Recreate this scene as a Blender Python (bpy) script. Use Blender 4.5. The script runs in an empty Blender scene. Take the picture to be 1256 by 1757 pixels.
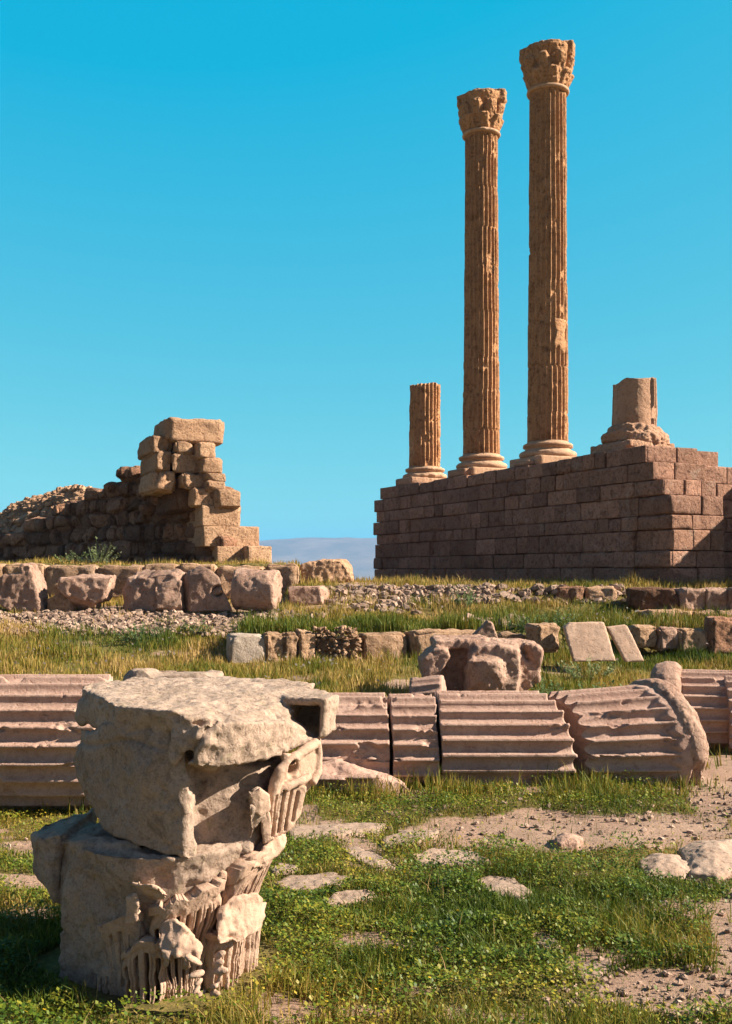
import bpy, bmesh, math, random
import numpy as np
from mathutils import Vector, Matrix

SC = bpy.context.scene
COL = SC.collection
F = 1800.0                      # focal length in photo pixels
EYE = 2.5
rnd = random.Random(7)
R = np.random.default_rng(11)
ORG = {}

def P(px, py, Y):               # photo pixel at a distance -> world point
    return ((px-628.0)*Y/F, Y, EYE-(py-980.0)*Y/F)

def G(px, py, z=0.0):           # photo pixel on the level z
    Y = (EYE-z)*F/(py-980.0)
    return ((px-628.0)*Y/F, Y, z)

# ---------------------------------------------------------------- noise
def _hash(ix, iy, iz, seed):
    h = (ix.astype(np.int64)*374761393 + iy.astype(np.int64)*668265263 + iz.astype(np.int64)*1442695041 + seed*974634777) & 0xffffffff
    h = ((h ^ (h >> 13))*1274126177) & 0xffffffff
    h = ((h ^ (h >> 15))*2246822519) & 0xffffffff
    return ((h ^ (h >> 16)) & 0xffffff)/float(0xffffff)*2-1

def vnoise(p, seed=0):
    i = np.floor(p); f = p-i; i = i.astype(np.int64)
    u = f*f*f*(f*(f*6-15)+10)
    r = 0
    for dx in (0, 1):
        wx = u[:, 0] if dx else 1-u[:, 0]
        for dy in (0, 1):
            wy = u[:, 1] if dy else 1-u[:, 1]
            for dz in (0, 1):
                wz = u[:, 2] if dz else 1-u[:, 2]
                r = r + wx*wy*wz*_hash(i[:, 0]+dx, i[:, 1]+dy, i[:, 2]+dz, seed)
    return r

def fbm(p, oc=4, seed=0, gain=0.5):
    p = np.asarray(p, float); a = 1.0; t = 0; s = 0
    for k in range(oc):
        t = t+a*vnoise(p*(2.03**k)+17.3*k, seed+k); s += a; a *= gain
    return t/s

def sstep(a, b, x):
    t = np.clip((x-a)/(b-a), 0, 1); return t*t*(3-2*t)

# ---------------------------------------------------------------- mesh helpers
def raw_mesh(name, V, loops, tot, smooth=True):
    me = bpy.data.meshes.new(name)
    V = np.asarray(V, np.float32); loops = np.asarray(loops, np.int32); tot = np.asarray(tot, np.int32)
    me.vertices.add(len(V)); me.vertices.foreach_set('co', V.ravel())
    me.loops.add(len(loops)); me.loops.foreach_set('vertex_index', loops)
    me.polygons.add(len(tot))
    st = np.concatenate([[0], np.cumsum(tot)[:-1]]).astype(np.int32)
    me.polygons.foreach_set('loop_start', st); me.polygons.foreach_set('loop_total', tot)
    me.polygons.foreach_set('use_smooth', np.full(len(tot), smooth))
    me.update(calc_edges=True); me.validate()
    return me

def set_attr(me, name, vals):
    a = me.attributes.new(name, 'FLOAT', 'POINT')
    a.data.foreach_set('value', np.asarray(vals, np.float32))

def link(name, me, mat, parent=None, origin=None):
    o = bpy.data.objects.new(name, me); COL.objects.link(o)
    if mat: me.materials.append(mat)
    if parent is not None:
        o.parent = parent; ORG[o.name] = ORG[parent.name]
        off = ORG[parent.name]
    else:
        off = np.array(origin if origin is not None else (0, 0, 0), float)
        o.location = off; ORG[o.name] = off
    if np.abs(off).sum() > 0:
        n = len(me.vertices); c = np.empty(n*3, np.float32); me.vertices.foreach_get('co', c)
        c = c.reshape(-1, 3)-off.astype(np.float32); me.vertices.foreach_set('co', c.ravel()); me.update()
    return o

def base_of(V):
    V = np.asarray(V); return (float(V[:, 0].mean()), float(V[:, 1].mean()), float(V[:, 2].min()))

def tag(o, label=None, cat=None, group=None, kind=None):
    if label: o['label'] = label
    if cat: o['category'] = cat
    if group: o['group'] = group
    if kind: o['kind'] = kind
    return o

def empty(name, loc, label, cat, group=None):
    o = bpy.data.objects.new(name, None); COL.objects.link(o); o.location = loc
    ORG[o.name] = np.array(loc, float); o.empty_display_size = 0.2
    tag(o, label, cat, group, 'thing'); return o

class Acc:
    def __init__(s): s.V = []; s.L = []; s.T = []; s.A = []; s.n = 0
    def add(s, V, Fq, tint=None):
        V = np.asarray(V, float)
        Fq = np.asarray(Fq, int)
        s.V.append(V); s.L.append((Fq+s.n).ravel()); s.T.append(np.full(len(Fq), Fq.shape[1]))
        s.A.append(np.full(len(V), rnd.random() if tint is None else tint)); s.n += len(V)
    def build(s, name, mat, parent=None, origin=None, smooth=True):
        V = np.concatenate(s.V)
        me = raw_mesh(name, V, np.concatenate(s.L), np.concatenate(s.T), smooth)
        set_attr(me, 'tint', np.concatenate(s.A))
        if parent is None and origin is None: origin = base_of(V)
        return link(name, me, mat, parent, origin)

_cube = {}
def cube_grid(n):
    if n in _cube: return _cube[n]
    m_ = np.linspace(-.86, .86, n-3) if n > 5 else np.linspace(-.6, .6, n-1)
    t = np.concatenate([[-1, -.95], m_, [.95, 1]]) if n > 5 else np.concatenate([[-1], m_, [1]])
    idx = {}; V = []; Fc = []
    def vid(p):
        k = tuple(np.round(p, 5))
        if k not in idx: idx[k] = len(V); V.append(p)
        return idx[k]
    for ax in range(3):
        for sg in (-1, 1):
            b, c = (ax+1) % 3, (ax+2) % 3
            g = [[0]*(n+1) for _ in range(n+1)]
            for i in range(n+1):
                for j in range(n+1):
                    p = [0, 0, 0]; p[ax] = sg; p[b] = t[i]; p[c] = t[j]
                    g[i][j] = vid(tuple(p))
            for i in range(n):
                for j in range(n):
                    q = [g[i][j], g[i+1][j], g[i+1][j+1], g[i][j+1]]
                    Fc.append(q if sg > 0 else q[::-1])
    _cube[n] = (np.array(V), np.array(Fc)); return _cube[n]

def rblock(cen, size, yaw=0.0, n=6, rad=0.04, amp=0.02, fr=3.0, seed=0, tilt=(0, 0), fac=(0, 0)):
    """weathered block: rounded, noise-worn box; size = full extents"""
    U, Fc = cube_grid(n)
    h = np.array(size)/2.0; r = min(rad, h.min()*0.95)
    p = U*h; q = np.clip(p, -(h-r), h-r); d = p-q
    ln = np.linalg.norm(d, axis=1, keepdims=True); ln[ln == 0] = 1
    p = q+d/ln*np.minimum(np.abs(d).max(1, keepdims=True), r)
    nr = p/h; nr = np.sign(nr)*np.abs(nr)**6
    nr = nr/np.maximum(np.linalg.norm(nr, axis=1, keepdims=True), 1e-6)
    M = Matrix.Rotation(yaw, 3, 'Z') @ Matrix.Rotation(tilt[0], 3, 'X') @ Matrix.Rotation(tilt[1], 3, 'Y')
    M = np.array(M)
    if fac[0]: p = clip_planes(p, fac[0], fac[1], seed)
    w = p@M.T+np.array(cen); nw = nr@M.T
    e = fbm(w*fr+seed*3.7, 4, seed % 97)
    # soften corners further
    edge = np.sort(np.abs(U), axis=1)[:, 1]
    w = w+nw*(amp*e[:, None]) - nw*(amp*1.2*(edge**10)*np.clip(0.4+e, 0, 1))[:, None]
    return w, Fc

def hull_into(bm, pts):
    vs = [bm.verts.new(p) for p in pts]
    r = bmesh.ops.convex_hull(bm, input=vs)
    dead = [g for g in r['geom_interior'] if isinstance(g, bmesh.types.BMVert)] + [g for g in r['geom_unused'] if isinstance(g, bmesh.types.BMVert)]
    if dead: bmesh.ops.delete(bm, geom=list(set(dead)), context='VERTS')

def prism_into(bm, layers):
    """layers: list of equally long rings of points, first = front cap"""
    rings = [[bm.verts.new(p) for p in L] for L in layers]
    n = len(rings[0]); fs = []
    fs.append(bm.faces.new(rings[0][::-1])); fs.append(bm.faces.new(rings[-1]))
    for a, b in zip(rings[:-1], rings[1:]):
        for i in range(n):
            j = (i+1) % n
            fs.append(bm.faces.new((a[i], a[j], b[j], b[i])))
    bmesh.ops.triangulate(bm, faces=[fs[0], fs[1]])
    bmesh.ops.recalc_face_normals(bm, faces=bm.faces[:])

def quads_into(bm, V, Fq):
    vs = [bm.verts.new(v) for v in V]
    for f in Fq:
        try: bm.faces.new([vs[i] for i in f])
        except ValueError: pass

def remesh(bm, vox):
    me = bpy.data.meshes.new('tmp'); bm.to_mesh(me); bm.free()
    o = bpy.data.objects.new('tmp', me); COL.objects.link(o)
    m = o.modifiers.new('r', 'REMESH'); m.mode = 'VOXEL'; m.voxel_size = vox
    dg = bpy.context.evaluated_depsgraph_get()
    me2 = bpy.data.meshes.new_from_object(o.evaluated_get(dg))
    bpy.data.objects.remove(o); bpy.data.meshes.remove(me)
    return me2

def get_vn(me):
    n = len(me.vertices); c = np.empty(n*3, np.float32); me.vertices.foreach_get('co', c)
    k = np.empty(n*3, np.float32); me.vertex_normals.foreach_get('vector', k)
    return c.reshape(-1, 3).astype(float), k.reshape(-1, 3).astype(float)

def clip_planes(V, k, depth, seed, ext=None):
    """knock flat faces off a stone: k random planes, each cutting up to depth of its extent"""
    g_ = np.random.default_rng(seed+1000)
    for _ in range(k):
        d = g_.normal(size=3); d /= np.linalg.norm(d)
        t = V@d; hi, lo = t.max(), t.min(); lim = hi-(hi-lo)*depth*g_.uniform(.3, 1.0)
        V = V-d*np.maximum(0, t-lim)[:, None]
    return V

def weather(me, layers, pits=(0, 8, 0.35), seed=0, extra=None, facets=(0, 0)):
    """layers: (amplitude, frequency, octaves); negative octaves = ridged"""
    V, N = get_vn(me); d = np.zeros(len(V))
    if facets[0]: V = clip_planes(V, facets[0], facets[1], seed)
    for i, (a, f, oc) in enumerate(layers):
        n = fbm(V*f, abs(oc), seed+11*i, .55)
        d += a*(n if oc > 0 else .6-2.2*np.abs(n))
    if pits[0] > 0:
        d -= pits[0]*np.clip((fbm(V*pits[1], 3, seed+77)-pits[2])/(1-pits[2]), 0, 1)*3
    if extra is not None: d += extra(V, N)
    V = V+N*d[:, None]
    me.vertices.foreach_set('co', V.astype(np.float32).ravel())
    me.polygons.foreach_set('use_smooth', np.ones(len(me.polygons), bool)); me.update()

def finish_rock(bm, name, mat, vox, layers, parent=None, origin=None, pits=(0, 8, .35), seed=0, tint=None, extra=None, facets=(0, 0)):
    me = remesh(bm, vox); me.name = name
    weather(me, layers, pits, seed, extra, facets)
    set_attr(me, 'tint', np.full(len(me.vertices), rnd.random() if tint is None else tint))
    if parent is None and origin is None:
        V, _ = get_vn(me); origin = base_of(V)
    return link(name, me, mat, parent, origin)

def traced(bm, poly, Y, depth, bulge=0.12, skew=(0, 0), lean=0.0):
    """solid from an outline: front face shrunk, full outline behind it, back shrunk; lean tips its top backwards"""
    pts = np.array([P(x, y, Y) for x, y in poly]); c = pts.mean(0); zb = pts[:, 2].min()
    L = []
    for s, dy in ((1-bulge, 0.0), (1.0, 0.22*depth), (1.0, 0.7*depth), (1-bulge*1.6, depth)):
        q = c+(pts-c)*s
        q[:, 1] = Y+dy+(q[:, 2]-zb)*lean; q[:, 0] += skew[0]*dy; q[:, 2] += skew[1]*dy
        L.append([tuple(v) for v in q])
    prism_into(bm, L)

# ---------------------------------------------------------------- materials
class NT:
    def __init__(s, name):
        s.m = bpy.data.materials.new(name); s.m.use_nodes = True
        s.t = s.m.node_tree; s.t.nodes.clear()
        s.out = s.t.nodes.new('ShaderNodeOutputMaterial')
    def n(s, typ, **kw):
        x = s.t.nodes.new(typ)
        for k, v in kw.items():
            if k.startswith('i_'):
                x.inputs[k[2:].replace('_', ' ')].default_value = v
            else: setattr(x, k, v)
        return x
    def l(s, a, b): s.t.links.new(a, b)
    def noise(s, vec, scale, detail=6, rough=.6, dist=0):
        x = s.n('ShaderNodeTexNoise'); x.inputs['Scale'].default_value = scale
        x.inputs['Detail'].default_value = detail; x.inputs['Roughness'].default_value = rough
        x.inputs['Distortion'].default_value = dist
        s.l(vec, x.inputs['Vector']); return x.outputs['Fac']
    def ramp(s, fac, stops, interp='LINEAR'):
        x = s.n('ShaderNodeValToRGB'); e = x.color_ramp.elements; x.color_ramp.interpolation = interp
        while len(e) < len(stops): e.new(0.5)
        for k, (p, c) in enumerate(stops):
            e[k].position = p
            e[k].color = (c, c, c, 1) if isinstance(c, (int, float)) else (*c, 1)
        s.l(fac, x.inputs['Fac']); return x.outputs['Color']
    def mix(s, fac, a, b, mode='MIX'):
        x = s.n('ShaderNodeMix', data_type='RGBA', blend_type=mode)
        for sock, v in ((x.inputs['Factor'], fac), (x.inputs[6], a), (x.inputs[7], b)):
            if isinstance(v, (int, float)): sock.default_value = v
            elif isinstance(v, tuple): sock.default_value = (*v, 1)
            else: s.l(v, sock)
        return x.outputs[2]
    def math(s, op, a, b=0.0):
        x = s.n('ShaderNodeMath', operation=op)
        for sock, v in ((x.inputs[0], a), (x.inputs[1], b)):
            if isinstance(v, (int, float)): sock.default_value = v
            else: s.l(v, sock)
        return x.outputs[0]

def stone_mat(name, c1, c2, stain, speck=0.35, scale=1.0, bump=0.5, bd=0.02, stain_amt=0.6, tintv=0.35, lichen=None, white=0.0, pit=0.5):
    k = NT(name)
    tc = k.n('ShaderNodeTexCoord').outputs['Object']
    at = k.n('ShaderNodeAttribute', attribute_name='tint').outputs['Fac']
    big = k.noise(tc, 1.3*scale, 6, .6, .4)
    col = k.mix(k.ramp(big, [(.35, 0.0), (.65, 1.0)]), c1, c2)
    med = k.noise(tc, 4.5*scale, 8, .68, .6)
    sm = k.math('MULTIPLY', k.ramp(med, [(.5, 0.0), (.68, 1.0)]), stain_amt)
    col = k.mix(sm, col, stain)
    if lichen:
        lm = k.ramp(k.noise(tc, 9*scale, 7, .7, .3), [(.57, 0.0), (.66, .75)])
        col = k.mix(lm, col, lichen)
    if white > 0:
        wm = k.ramp(k.noise(tc, 2.6*scale, 8, .72, .8), [(.56, 0.0), (.66, white)])
        col = k.mix(wm, col, (.48, .36, .28))
    fine = k.noise(tc, 42*scale, 6, .75)
    col = k.mix(speck, col, k.ramp(fine, [(.32, (.3, .28, .27)), (.48, (1, 1, 1)), (.7, (1.45, 1.4, 1.35))]), 'MULTIPLY')
    tv = k.math('ADD', k.math('MULTIPLY', at, 2*tintv), 1-tintv)
    tvc = k.n('ShaderNodeCombineColor')
    for i in range(3): k.l(tv, tvc.inputs[i])
    col = k.mix(1.0, col, tvc.outputs[0], 'MULTIPLY')
    # pits
    pn = k.noise(tc, 14*scale, 5, .6)
    pits = k.ramp(pn, [(.34, 0.0), (.46, 1.0)])
    col = k.mix(k.math('MULTIPLY', k.math('SUBTRACT', 1.0, pits), pit), col, stain)
    h = k.math('ADD', k.math('MULTIPLY', k.noise(tc, 11*scale, 12, .74), 1.6), k.math('MULTIPLY', pits, .5))
    b = k.n('ShaderNodeBump'); b.inputs['Strength'].default_value = bump; b.inputs['Distance'].default_value = bd*1.8
    k.l(h, b.inputs['Height'])
    s = k.n('ShaderNodeBsdfPrincipled'); s.inputs['Roughness'].default_value = .92
    s.inputs['Specular IOR Level'].default_value = .2
    k.l(col, s.inputs['Base Color']); k.l(b.outputs[0], s.inputs['Normal'])
    k.l(s.outputs[0], k.out.inputs['Surface']); return k.m

def leaf_mat(name, stops, trans=.3, rough=.6):
    k = NT(name)
    at = k.n('ShaderNodeAttribute', attribute_name='tint').outputs['Fac']
    col = k.ramp(at, stops)
    s = k.n('ShaderNodeBsdfPrincipled'); s.inputs['Roughness'].default_value = rough
    s.inputs['Specular IOR Level'].default_value = .25
    k.l(col, s.inputs['Base Color'])
    t = k.n('ShaderNodeBsdfTranslucent'); k.l(col, t.inputs['Color'])
    m = k.n('ShaderNodeMixShader'); m.inputs[0].default_value = trans
    k.l(s.outputs[0], m.inputs[1]); k.l(t.outputs[0], m.inputs[2])
    k.l(m.outputs[0], k.out.inputs['Surface']); return k.m

M_CAP = stone_mat('pale limestone', (0.320, 0.232, 0.173), (0.376, 0.280, 0.216), (0.160, 0.112, 0.078), speck=.55, scale=1.6, bump=.55, bd=.012, stain_amt=.7, tintv=.1, lichen=(0.264, 0.216, 0.138), pit=.45)
M_CAP2 = stone_mat('carved pink limestone', (0.399, 0.264, 0.187), (0.451, 0.315, 0.230), (0.212, 0.128, 0.076), speck=.35, scale=1.8, bump=.45, bd=.008, stain_amt=.35, tintv=.1, pit=.3)
M_DRUM = stone_mat('pink fluted limestone', (0.375, 0.234, 0.179), (0.435, 0.298, 0.233), (0.213, 0.118, 0.080), speck=.4, scale=1.4, bump=.5, bd=.012, stain_amt=.45, tintv=.12, pit=.35)
M_COLUMN = stone_mat('ochre column stone', (0.473, 0.245, 0.115), (0.563, 0.312, 0.157), (0.170, 0.075, 0.034), speck=.5, scale=.9, bump=.8, bd=.04, stain_amt=.8, tintv=.2, white=.1, pit=.5)
M_BASE = stone_mat('pale column base stone', (0.433, 0.267, 0.164), (0.487, 0.318, 0.205), (0.243, 0.129, 0.074), speck=.35, scale=.9, bump=.5, bd=.03, stain_amt=.5, tintv=.12)
M_PODIUM = stone_mat('brown podium ashlar', (0.349, 0.190, 0.124), (0.432, 0.244, 0.171), (0.175, 0.085, 0.055), speck=.55, scale=.8, bump=.9, bd=.05, stain_amt=.8, tintv=.27, white=.5)
M_PIER = stone_mat('orange ruin stone', (0.455, 0.270, 0.159), (0.536, 0.343, 0.211), (0.252, 0.135, 0.080), speck=.5, scale=1.0, bump=.9, bd=.04, stain_amt=.6, tintv=.2, pit=.7)
M_RUIN = stone_mat('shaded ruin masonry', (0.275, 0.142, 0.085), (0.363, 0.200, 0.120), (0.132, 0.063, 0.035), speck=.55, scale=.9, bump=1.0, bd=.05, stain_amt=.8, tintv=.45, white=.35, pit=.7)  # browner than the pier stone: the wall's shade is put into the colour
M_FRAG = stone_mat('rose weathered stone', (0.337, 0.209, 0.152), (0.411, 0.276, 0.205), (0.178, 0.095, 0.063), speck=.45, scale=1.0, bump=.7, bd=.025, stain_amt=.55, tintv=.18, pit=.5)
M_WALL = stone_mat('ochre kerb stone', (0.349, 0.216, 0.128), (0.420, 0.276, 0.178), (0.174, 0.094, 0.049), speck=.5, scale=1.1, bump=.8, bd=.025, stain_amt=.7, tintv=.25, white=.4, pit=.7)
M_FLAG = stone_mat('paving stone', (0.296, 0.208, 0.152), (0.352, 0.256, 0.192), (0.160, 0.104, 0.072), speck=.45, scale=1.6, bump=.5, bd=.01, stain_amt=.5, tintv=.15)
M_RUBBLE = stone_mat('rubble stone', (0.255, 0.170, 0.123), (0.340, 0.246, 0.187), (0.111, 0.068, 0.043), speck=.3, scale=2, bump=.4, bd=.01, stain_amt=.4, tintv=.45)
M_GREYBLOCK = stone_mat('grey limestone', (.36, .29, .23), (.43, .35, .28), (.2, .145, .105), speck=.45, scale=1.2, bump=.6, bd=.02, stain_amt=.5, tintv=.1, white=.3)

M_GRASS = leaf_mat('grass blades', [(0, (0.034, 0.062, 0.006)), (.3, (0.086, 0.124, 0.012)), (.55, (0.207, 0.174, 0.022)), (.78, (0.346, 0.231, 0.052)), (1, (0.475, 0.314, 0.130))], .3)
M_CLOVER = leaf_mat('clover leaves', [(0, (0.029, 0.062, 0.007)), (.35, (0.084, 0.140, 0.012)), (.65, (0.179, 0.202, 0.020)), (1, (0.381, 0.291, 0.033))], .3, .5)
M_FLOWER = leaf_mat('yellow petals', [(0, (0.600, 0.384, 0.016)), (1, (0.680, 0.496, 0.040))], .25)
M_WFLOWER = leaf_mat('white petals', [(0, (0.562, 0.540, 0.495)), (1, (0.600, 0.465, 0.450))], .25)
M_WEED = leaf_mat('pale weed leaves', [(0, (0.080, 0.136, 0.048)), (.5, (0.160, 0.216, 0.080)), (1, (0.336, 0.336, 0.192))], .3)

def ground_mat():
    k = NT('ground soil')
    tc = k.n('ShaderNodeTexCoord').outputs['Object']
    at = k.n('ShaderNodeAttribute', attribute_name='bare').outputs['Fac']
    n1 = k.noise(tc, .9, 8, .6, .3); n2 = k.noise(tc, 9, 8, .7); n3 = k.noise(tc, 45, 5, .7)
    dirt = k.mix(k.ramp(n1, [(.35, 0.0), (.65, 1.0)]), (.27, .17, .12), (.34, .23, .165))
    dirt = k.mix(k.ramp(n2, [(.5, 0.0), (.7, .7)]), dirt, (.26, .17, .11))
    soil = k.mix(k.ramp(n2, [(.35, 0.0), (.65, 1.0)]), (.085, .075, .022), (.22, .165, .055))
    edge = k.math('ADD', at, k.math('MULTIPLY', k.math('SUBTRACT', n2, .5), .9))
    col = k.mix(k.ramp(edge, [(.35, 0.0), (.6, 1.0)]), soil, dirt)
    col = k.mix(.5, col, k.ramp(n3, [(.3, (.45, .45, .45)), (.5, (1, 1, 1)), (.7, (1.3, 1.3, 1.3))]), 'MULTIPLY')
    far = k.n('ShaderNodeSeparateXYZ'); k.l(tc, far.inputs[0])
    fm = k.ramp(k.math('MULTIPLY', far.outputs[1], .005), [(.3, 0.0), (1, 1.0)])
    col = k.mix(fm, col, (.22, .17, .1))
    h = k.math('ADD', n2, k.math('MULTIPLY', n3, .5))
    b = k.n('ShaderNodeBump'); b.inputs['Strength'].default_value = .8; b.inputs['Distance'].default_value = .03
    k.l(h, b.inputs['Height'])
    s = k.n('ShaderNodeBsdfPrincipled'); s.inputs['Roughness'].default_value = .95; s.inputs['Specular IOR Level'].default_value = .15
    k.l(col, s.inputs['Base Color']); k.l(b.outputs[0], s.inputs['Normal']); k.l(s.outputs[0], k.out.inputs['Surface'])
    return k.m
M_GROUND = ground_mat()

def hill_mat():
    k = NT('distant hill')
    tc = k.n('ShaderNodeTexCoord').outputs['Object']
    n = k.noise(tc, .004, 8, .65)
    col = k.mix(k.ramp(n, [(.35, 0.0), (.65, 1.0)]), (.16, .13, .09), (.26, .20, .14))
    s = k.n('ShaderNodeBsdfPrincipled'); s.inputs['Roughness'].default_value = 1; s.inputs['Specular IOR Level'].default_value = 0
    k.l(col, s.inputs['Base Color']); k.l(s.outputs[0], k.out.inputs['Surface']); return k.m
M_HILL = hill_mat()

# ---------------------------------------------------------------- terrain
LP = np.array([(-50, 0), (13.3, 0), (15.5, .22), (17.5, .36), (21, .69), (23, 1.14), (25, 1.5), (27.6, 1.68), (28.35, 1.75), (28.45, 2.66), (33, 2.72), (45, 2.6), (70, 0), (300, -40), (9500, -40)], float)
RP = np.array([(-50, 0), (13.3, 0), (15.5, .22), (17.5, .38), (21.0, .69), (21.25, .71), (21.4, 1.22), (24, 1.48), (26.0, 1.74), (26.5, 2.02), (27.3, 2.13), (31, 2.17), (46, 2.1), (70, 0), (300, -40), (9500, -40)], float)

def ground_z(X, Y):
    X = np.asarray(X, float); Y0 = np.asarray(Y, float)
    Y = Y0-.2*np.clip(X+2.8, 0, 9)*sstep(17, 20.5, Y0)*(1-sstep(23.2, 26.5, Y0))
    zl = np.interp(Y, LP[:, 0], LP[:, 1]); zr = np.interp(Y, RP[:, 0], RP[:, 1])
    xb = np.interp(Y, [21, 25, 28], [-2.85, -2.4, -1.85])
    w = sstep(-.25, .25, X-xb)
    z = zl*(1-w)+zr*w
    p = np.stack([X, Y, np.zeros_like(X)], -1).reshape(-1, 3)
    nz = (fbm(p*.35, 3, 3)*.09+fbm(p*1.6, 3, 5)*.03).reshape(X.shape)
    Y = Y0
    return z+nz*np.clip((60-np.abs(Y))/40, 0, 1)*np.clip((200-np.abs(X))/150, 0, 1)

BARE = [  # photo-space patches of trodden soil: cx, cy, rx, ry, amount
    (980, 1425, 330, 34, 1.0), (1240, 1350, 75, 75, 1.1), (1225, 1480, 70, 46, 1.0), (1150, 1705, 165, 38, .95),
    (1262, 1600, 50, 90, .9), (1030, 1640, 60, 18, .7), (850, 1750, 170, 16, .7), (40, 1455, 60, 16, 1.0), (50, 1572, 60, 16, .6),
    (570, 1425, 110, 16, .8), (640, 1475, 60, 20, .5), (930, 1605, 30, 8, .8), (1000, 1655, 50, 14, .8), (1120, 1610, 40, 12, .6),
    (200, 1066, 260, 20, 1.2), (430, 1062, 60, 10, .9), (700, 1018, 170, 12, .9), (620, 998, 60, 7, .6), (690, 1175, 40, 10, .7), (350, 1035, 300, 16, .6), (620, 1735, 60, 14, .7), (720, 1700, 50, 10, .5), (540, 1700, 40, 10, .4), (1180, 1560, 60, 16, .7), (1090, 1560, 40, 10, .5), (760, 1445, 60, 10, .7), (300, 1120, 60, 7, .6), (120, 1105, 40, 6, .6), (540, 1165, 60, 7, .5), (960, 1150, 40, 8, .5)]

def bare_mask(X, Y, Z):
    px = 628+X*F/np.maximum(Y, .5); py = 980+(EYE-Z)*F/np.maximum(Y, .5)
    m = np.zeros_like(X)
    p = np.stack([X, Y, Z*0], -1)
    nz = fbm(p*1.7, 4, 21)
    for cx, cy, rx, ry, a in BARE:
        d = np.sqrt(((px-cx)/rx)**2+((py-cy)/ry)**2)+nz*.45
        m = np.maximum(m, a*(1-sstep(.65, 1.15, d)))
    m = np.maximum(m, .85*sstep(.20, .48, nz)*(Y < 13.5))
    return np.clip(m, 0, 1)

def axis_pts(segs):
    out = []
    for a, b, st in segs: out.append(np.arange(a, b, st))
    return np.concatenate(out+[np.array([segs[-1][1]])])
gx = axis_pts([(-9000, -1000, 2000), (-1000, -200, 200), (-200, -40, 20), (-40, -14, 2), (-14, -8, .3), (-8, 11, .09), (11, 16, .3), (16, 40, 2), (40, 200, 20), (200, 1000, 200), (1000, 9000, 2000)])
gy = axis_pts([(-60, -4, 8), (-4, 4, .5), (4, 14, .08), (14, 20.8, .12), (20.8, 21.6, .04), (21.6, 28.2, .12), (28.2, 28.6, .04), (28.6, 34, .2), (34, 50, 1), (50, 90, 4), (90, 320, 20), (320, 1000, 170), (1000, 9500, 1400)])
XX, YY = np.meshgrid(gx, gy)
ZZ = ground_z(XX, YY)
V = np.stack([XX, YY, ZZ], -1).reshape(-1, 3)
near = (YY > 3.5) & (YY < 34) & (np.abs(XX) < 16)
B = np.zeros(XX.shape); B[near] = bare_mask(XX[near], YY[near], ZZ[near])
V[near.ravel(), 2] += fbm(V[near.ravel()]*7, 3, 9)*.018*(0.3+B[near])
nyg, nxg = XX.shape
ii = (np.arange(nyg-1)[:, None]*nxg+np.arange(nxg-1)[None, :]).ravel()
q = np.stack([ii, ii+1, ii+1+nxg, ii+nxg], -1)
me = raw_mesh('ground', V, q.ravel(), np.full(len(q), 4)); set_attr(me, 'bare', B.ravel())
g = link('ground', me, M_GROUND); tag(g, kind='structure')

# distant hills: a real ridge seven kilometres out
hx = np.linspace(-6500, 6500, 160); hy = np.linspace(5200, 8800, 40)
HX, HY = np.meshgrid(hx, hy)
pp = np.stack([HX, HY, 0*HX], -1).reshape(-1, 3)
ridge = np.exp(-((HY-7000)/900)**2)
HZ = -48+ridge*(248+fbm(pp*.0009, 5, 41).reshape(HX.shape)*70-np.clip(np.abs(HX+100)-500, 0, 6000)*.02)
ii = (np.arange(39)[:, None]*160+np.arange(159)[None, :]).ravel()
q = np.stack([ii, ii+1, ii+161, ii+160], -1)
me = raw_mesh('hills', np.stack([HX, HY, HZ], -1).reshape(-1, 3), q.ravel(), np.full(len(q), 4))
tag(link('hills', me, M_HILL), kind='structure')

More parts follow.
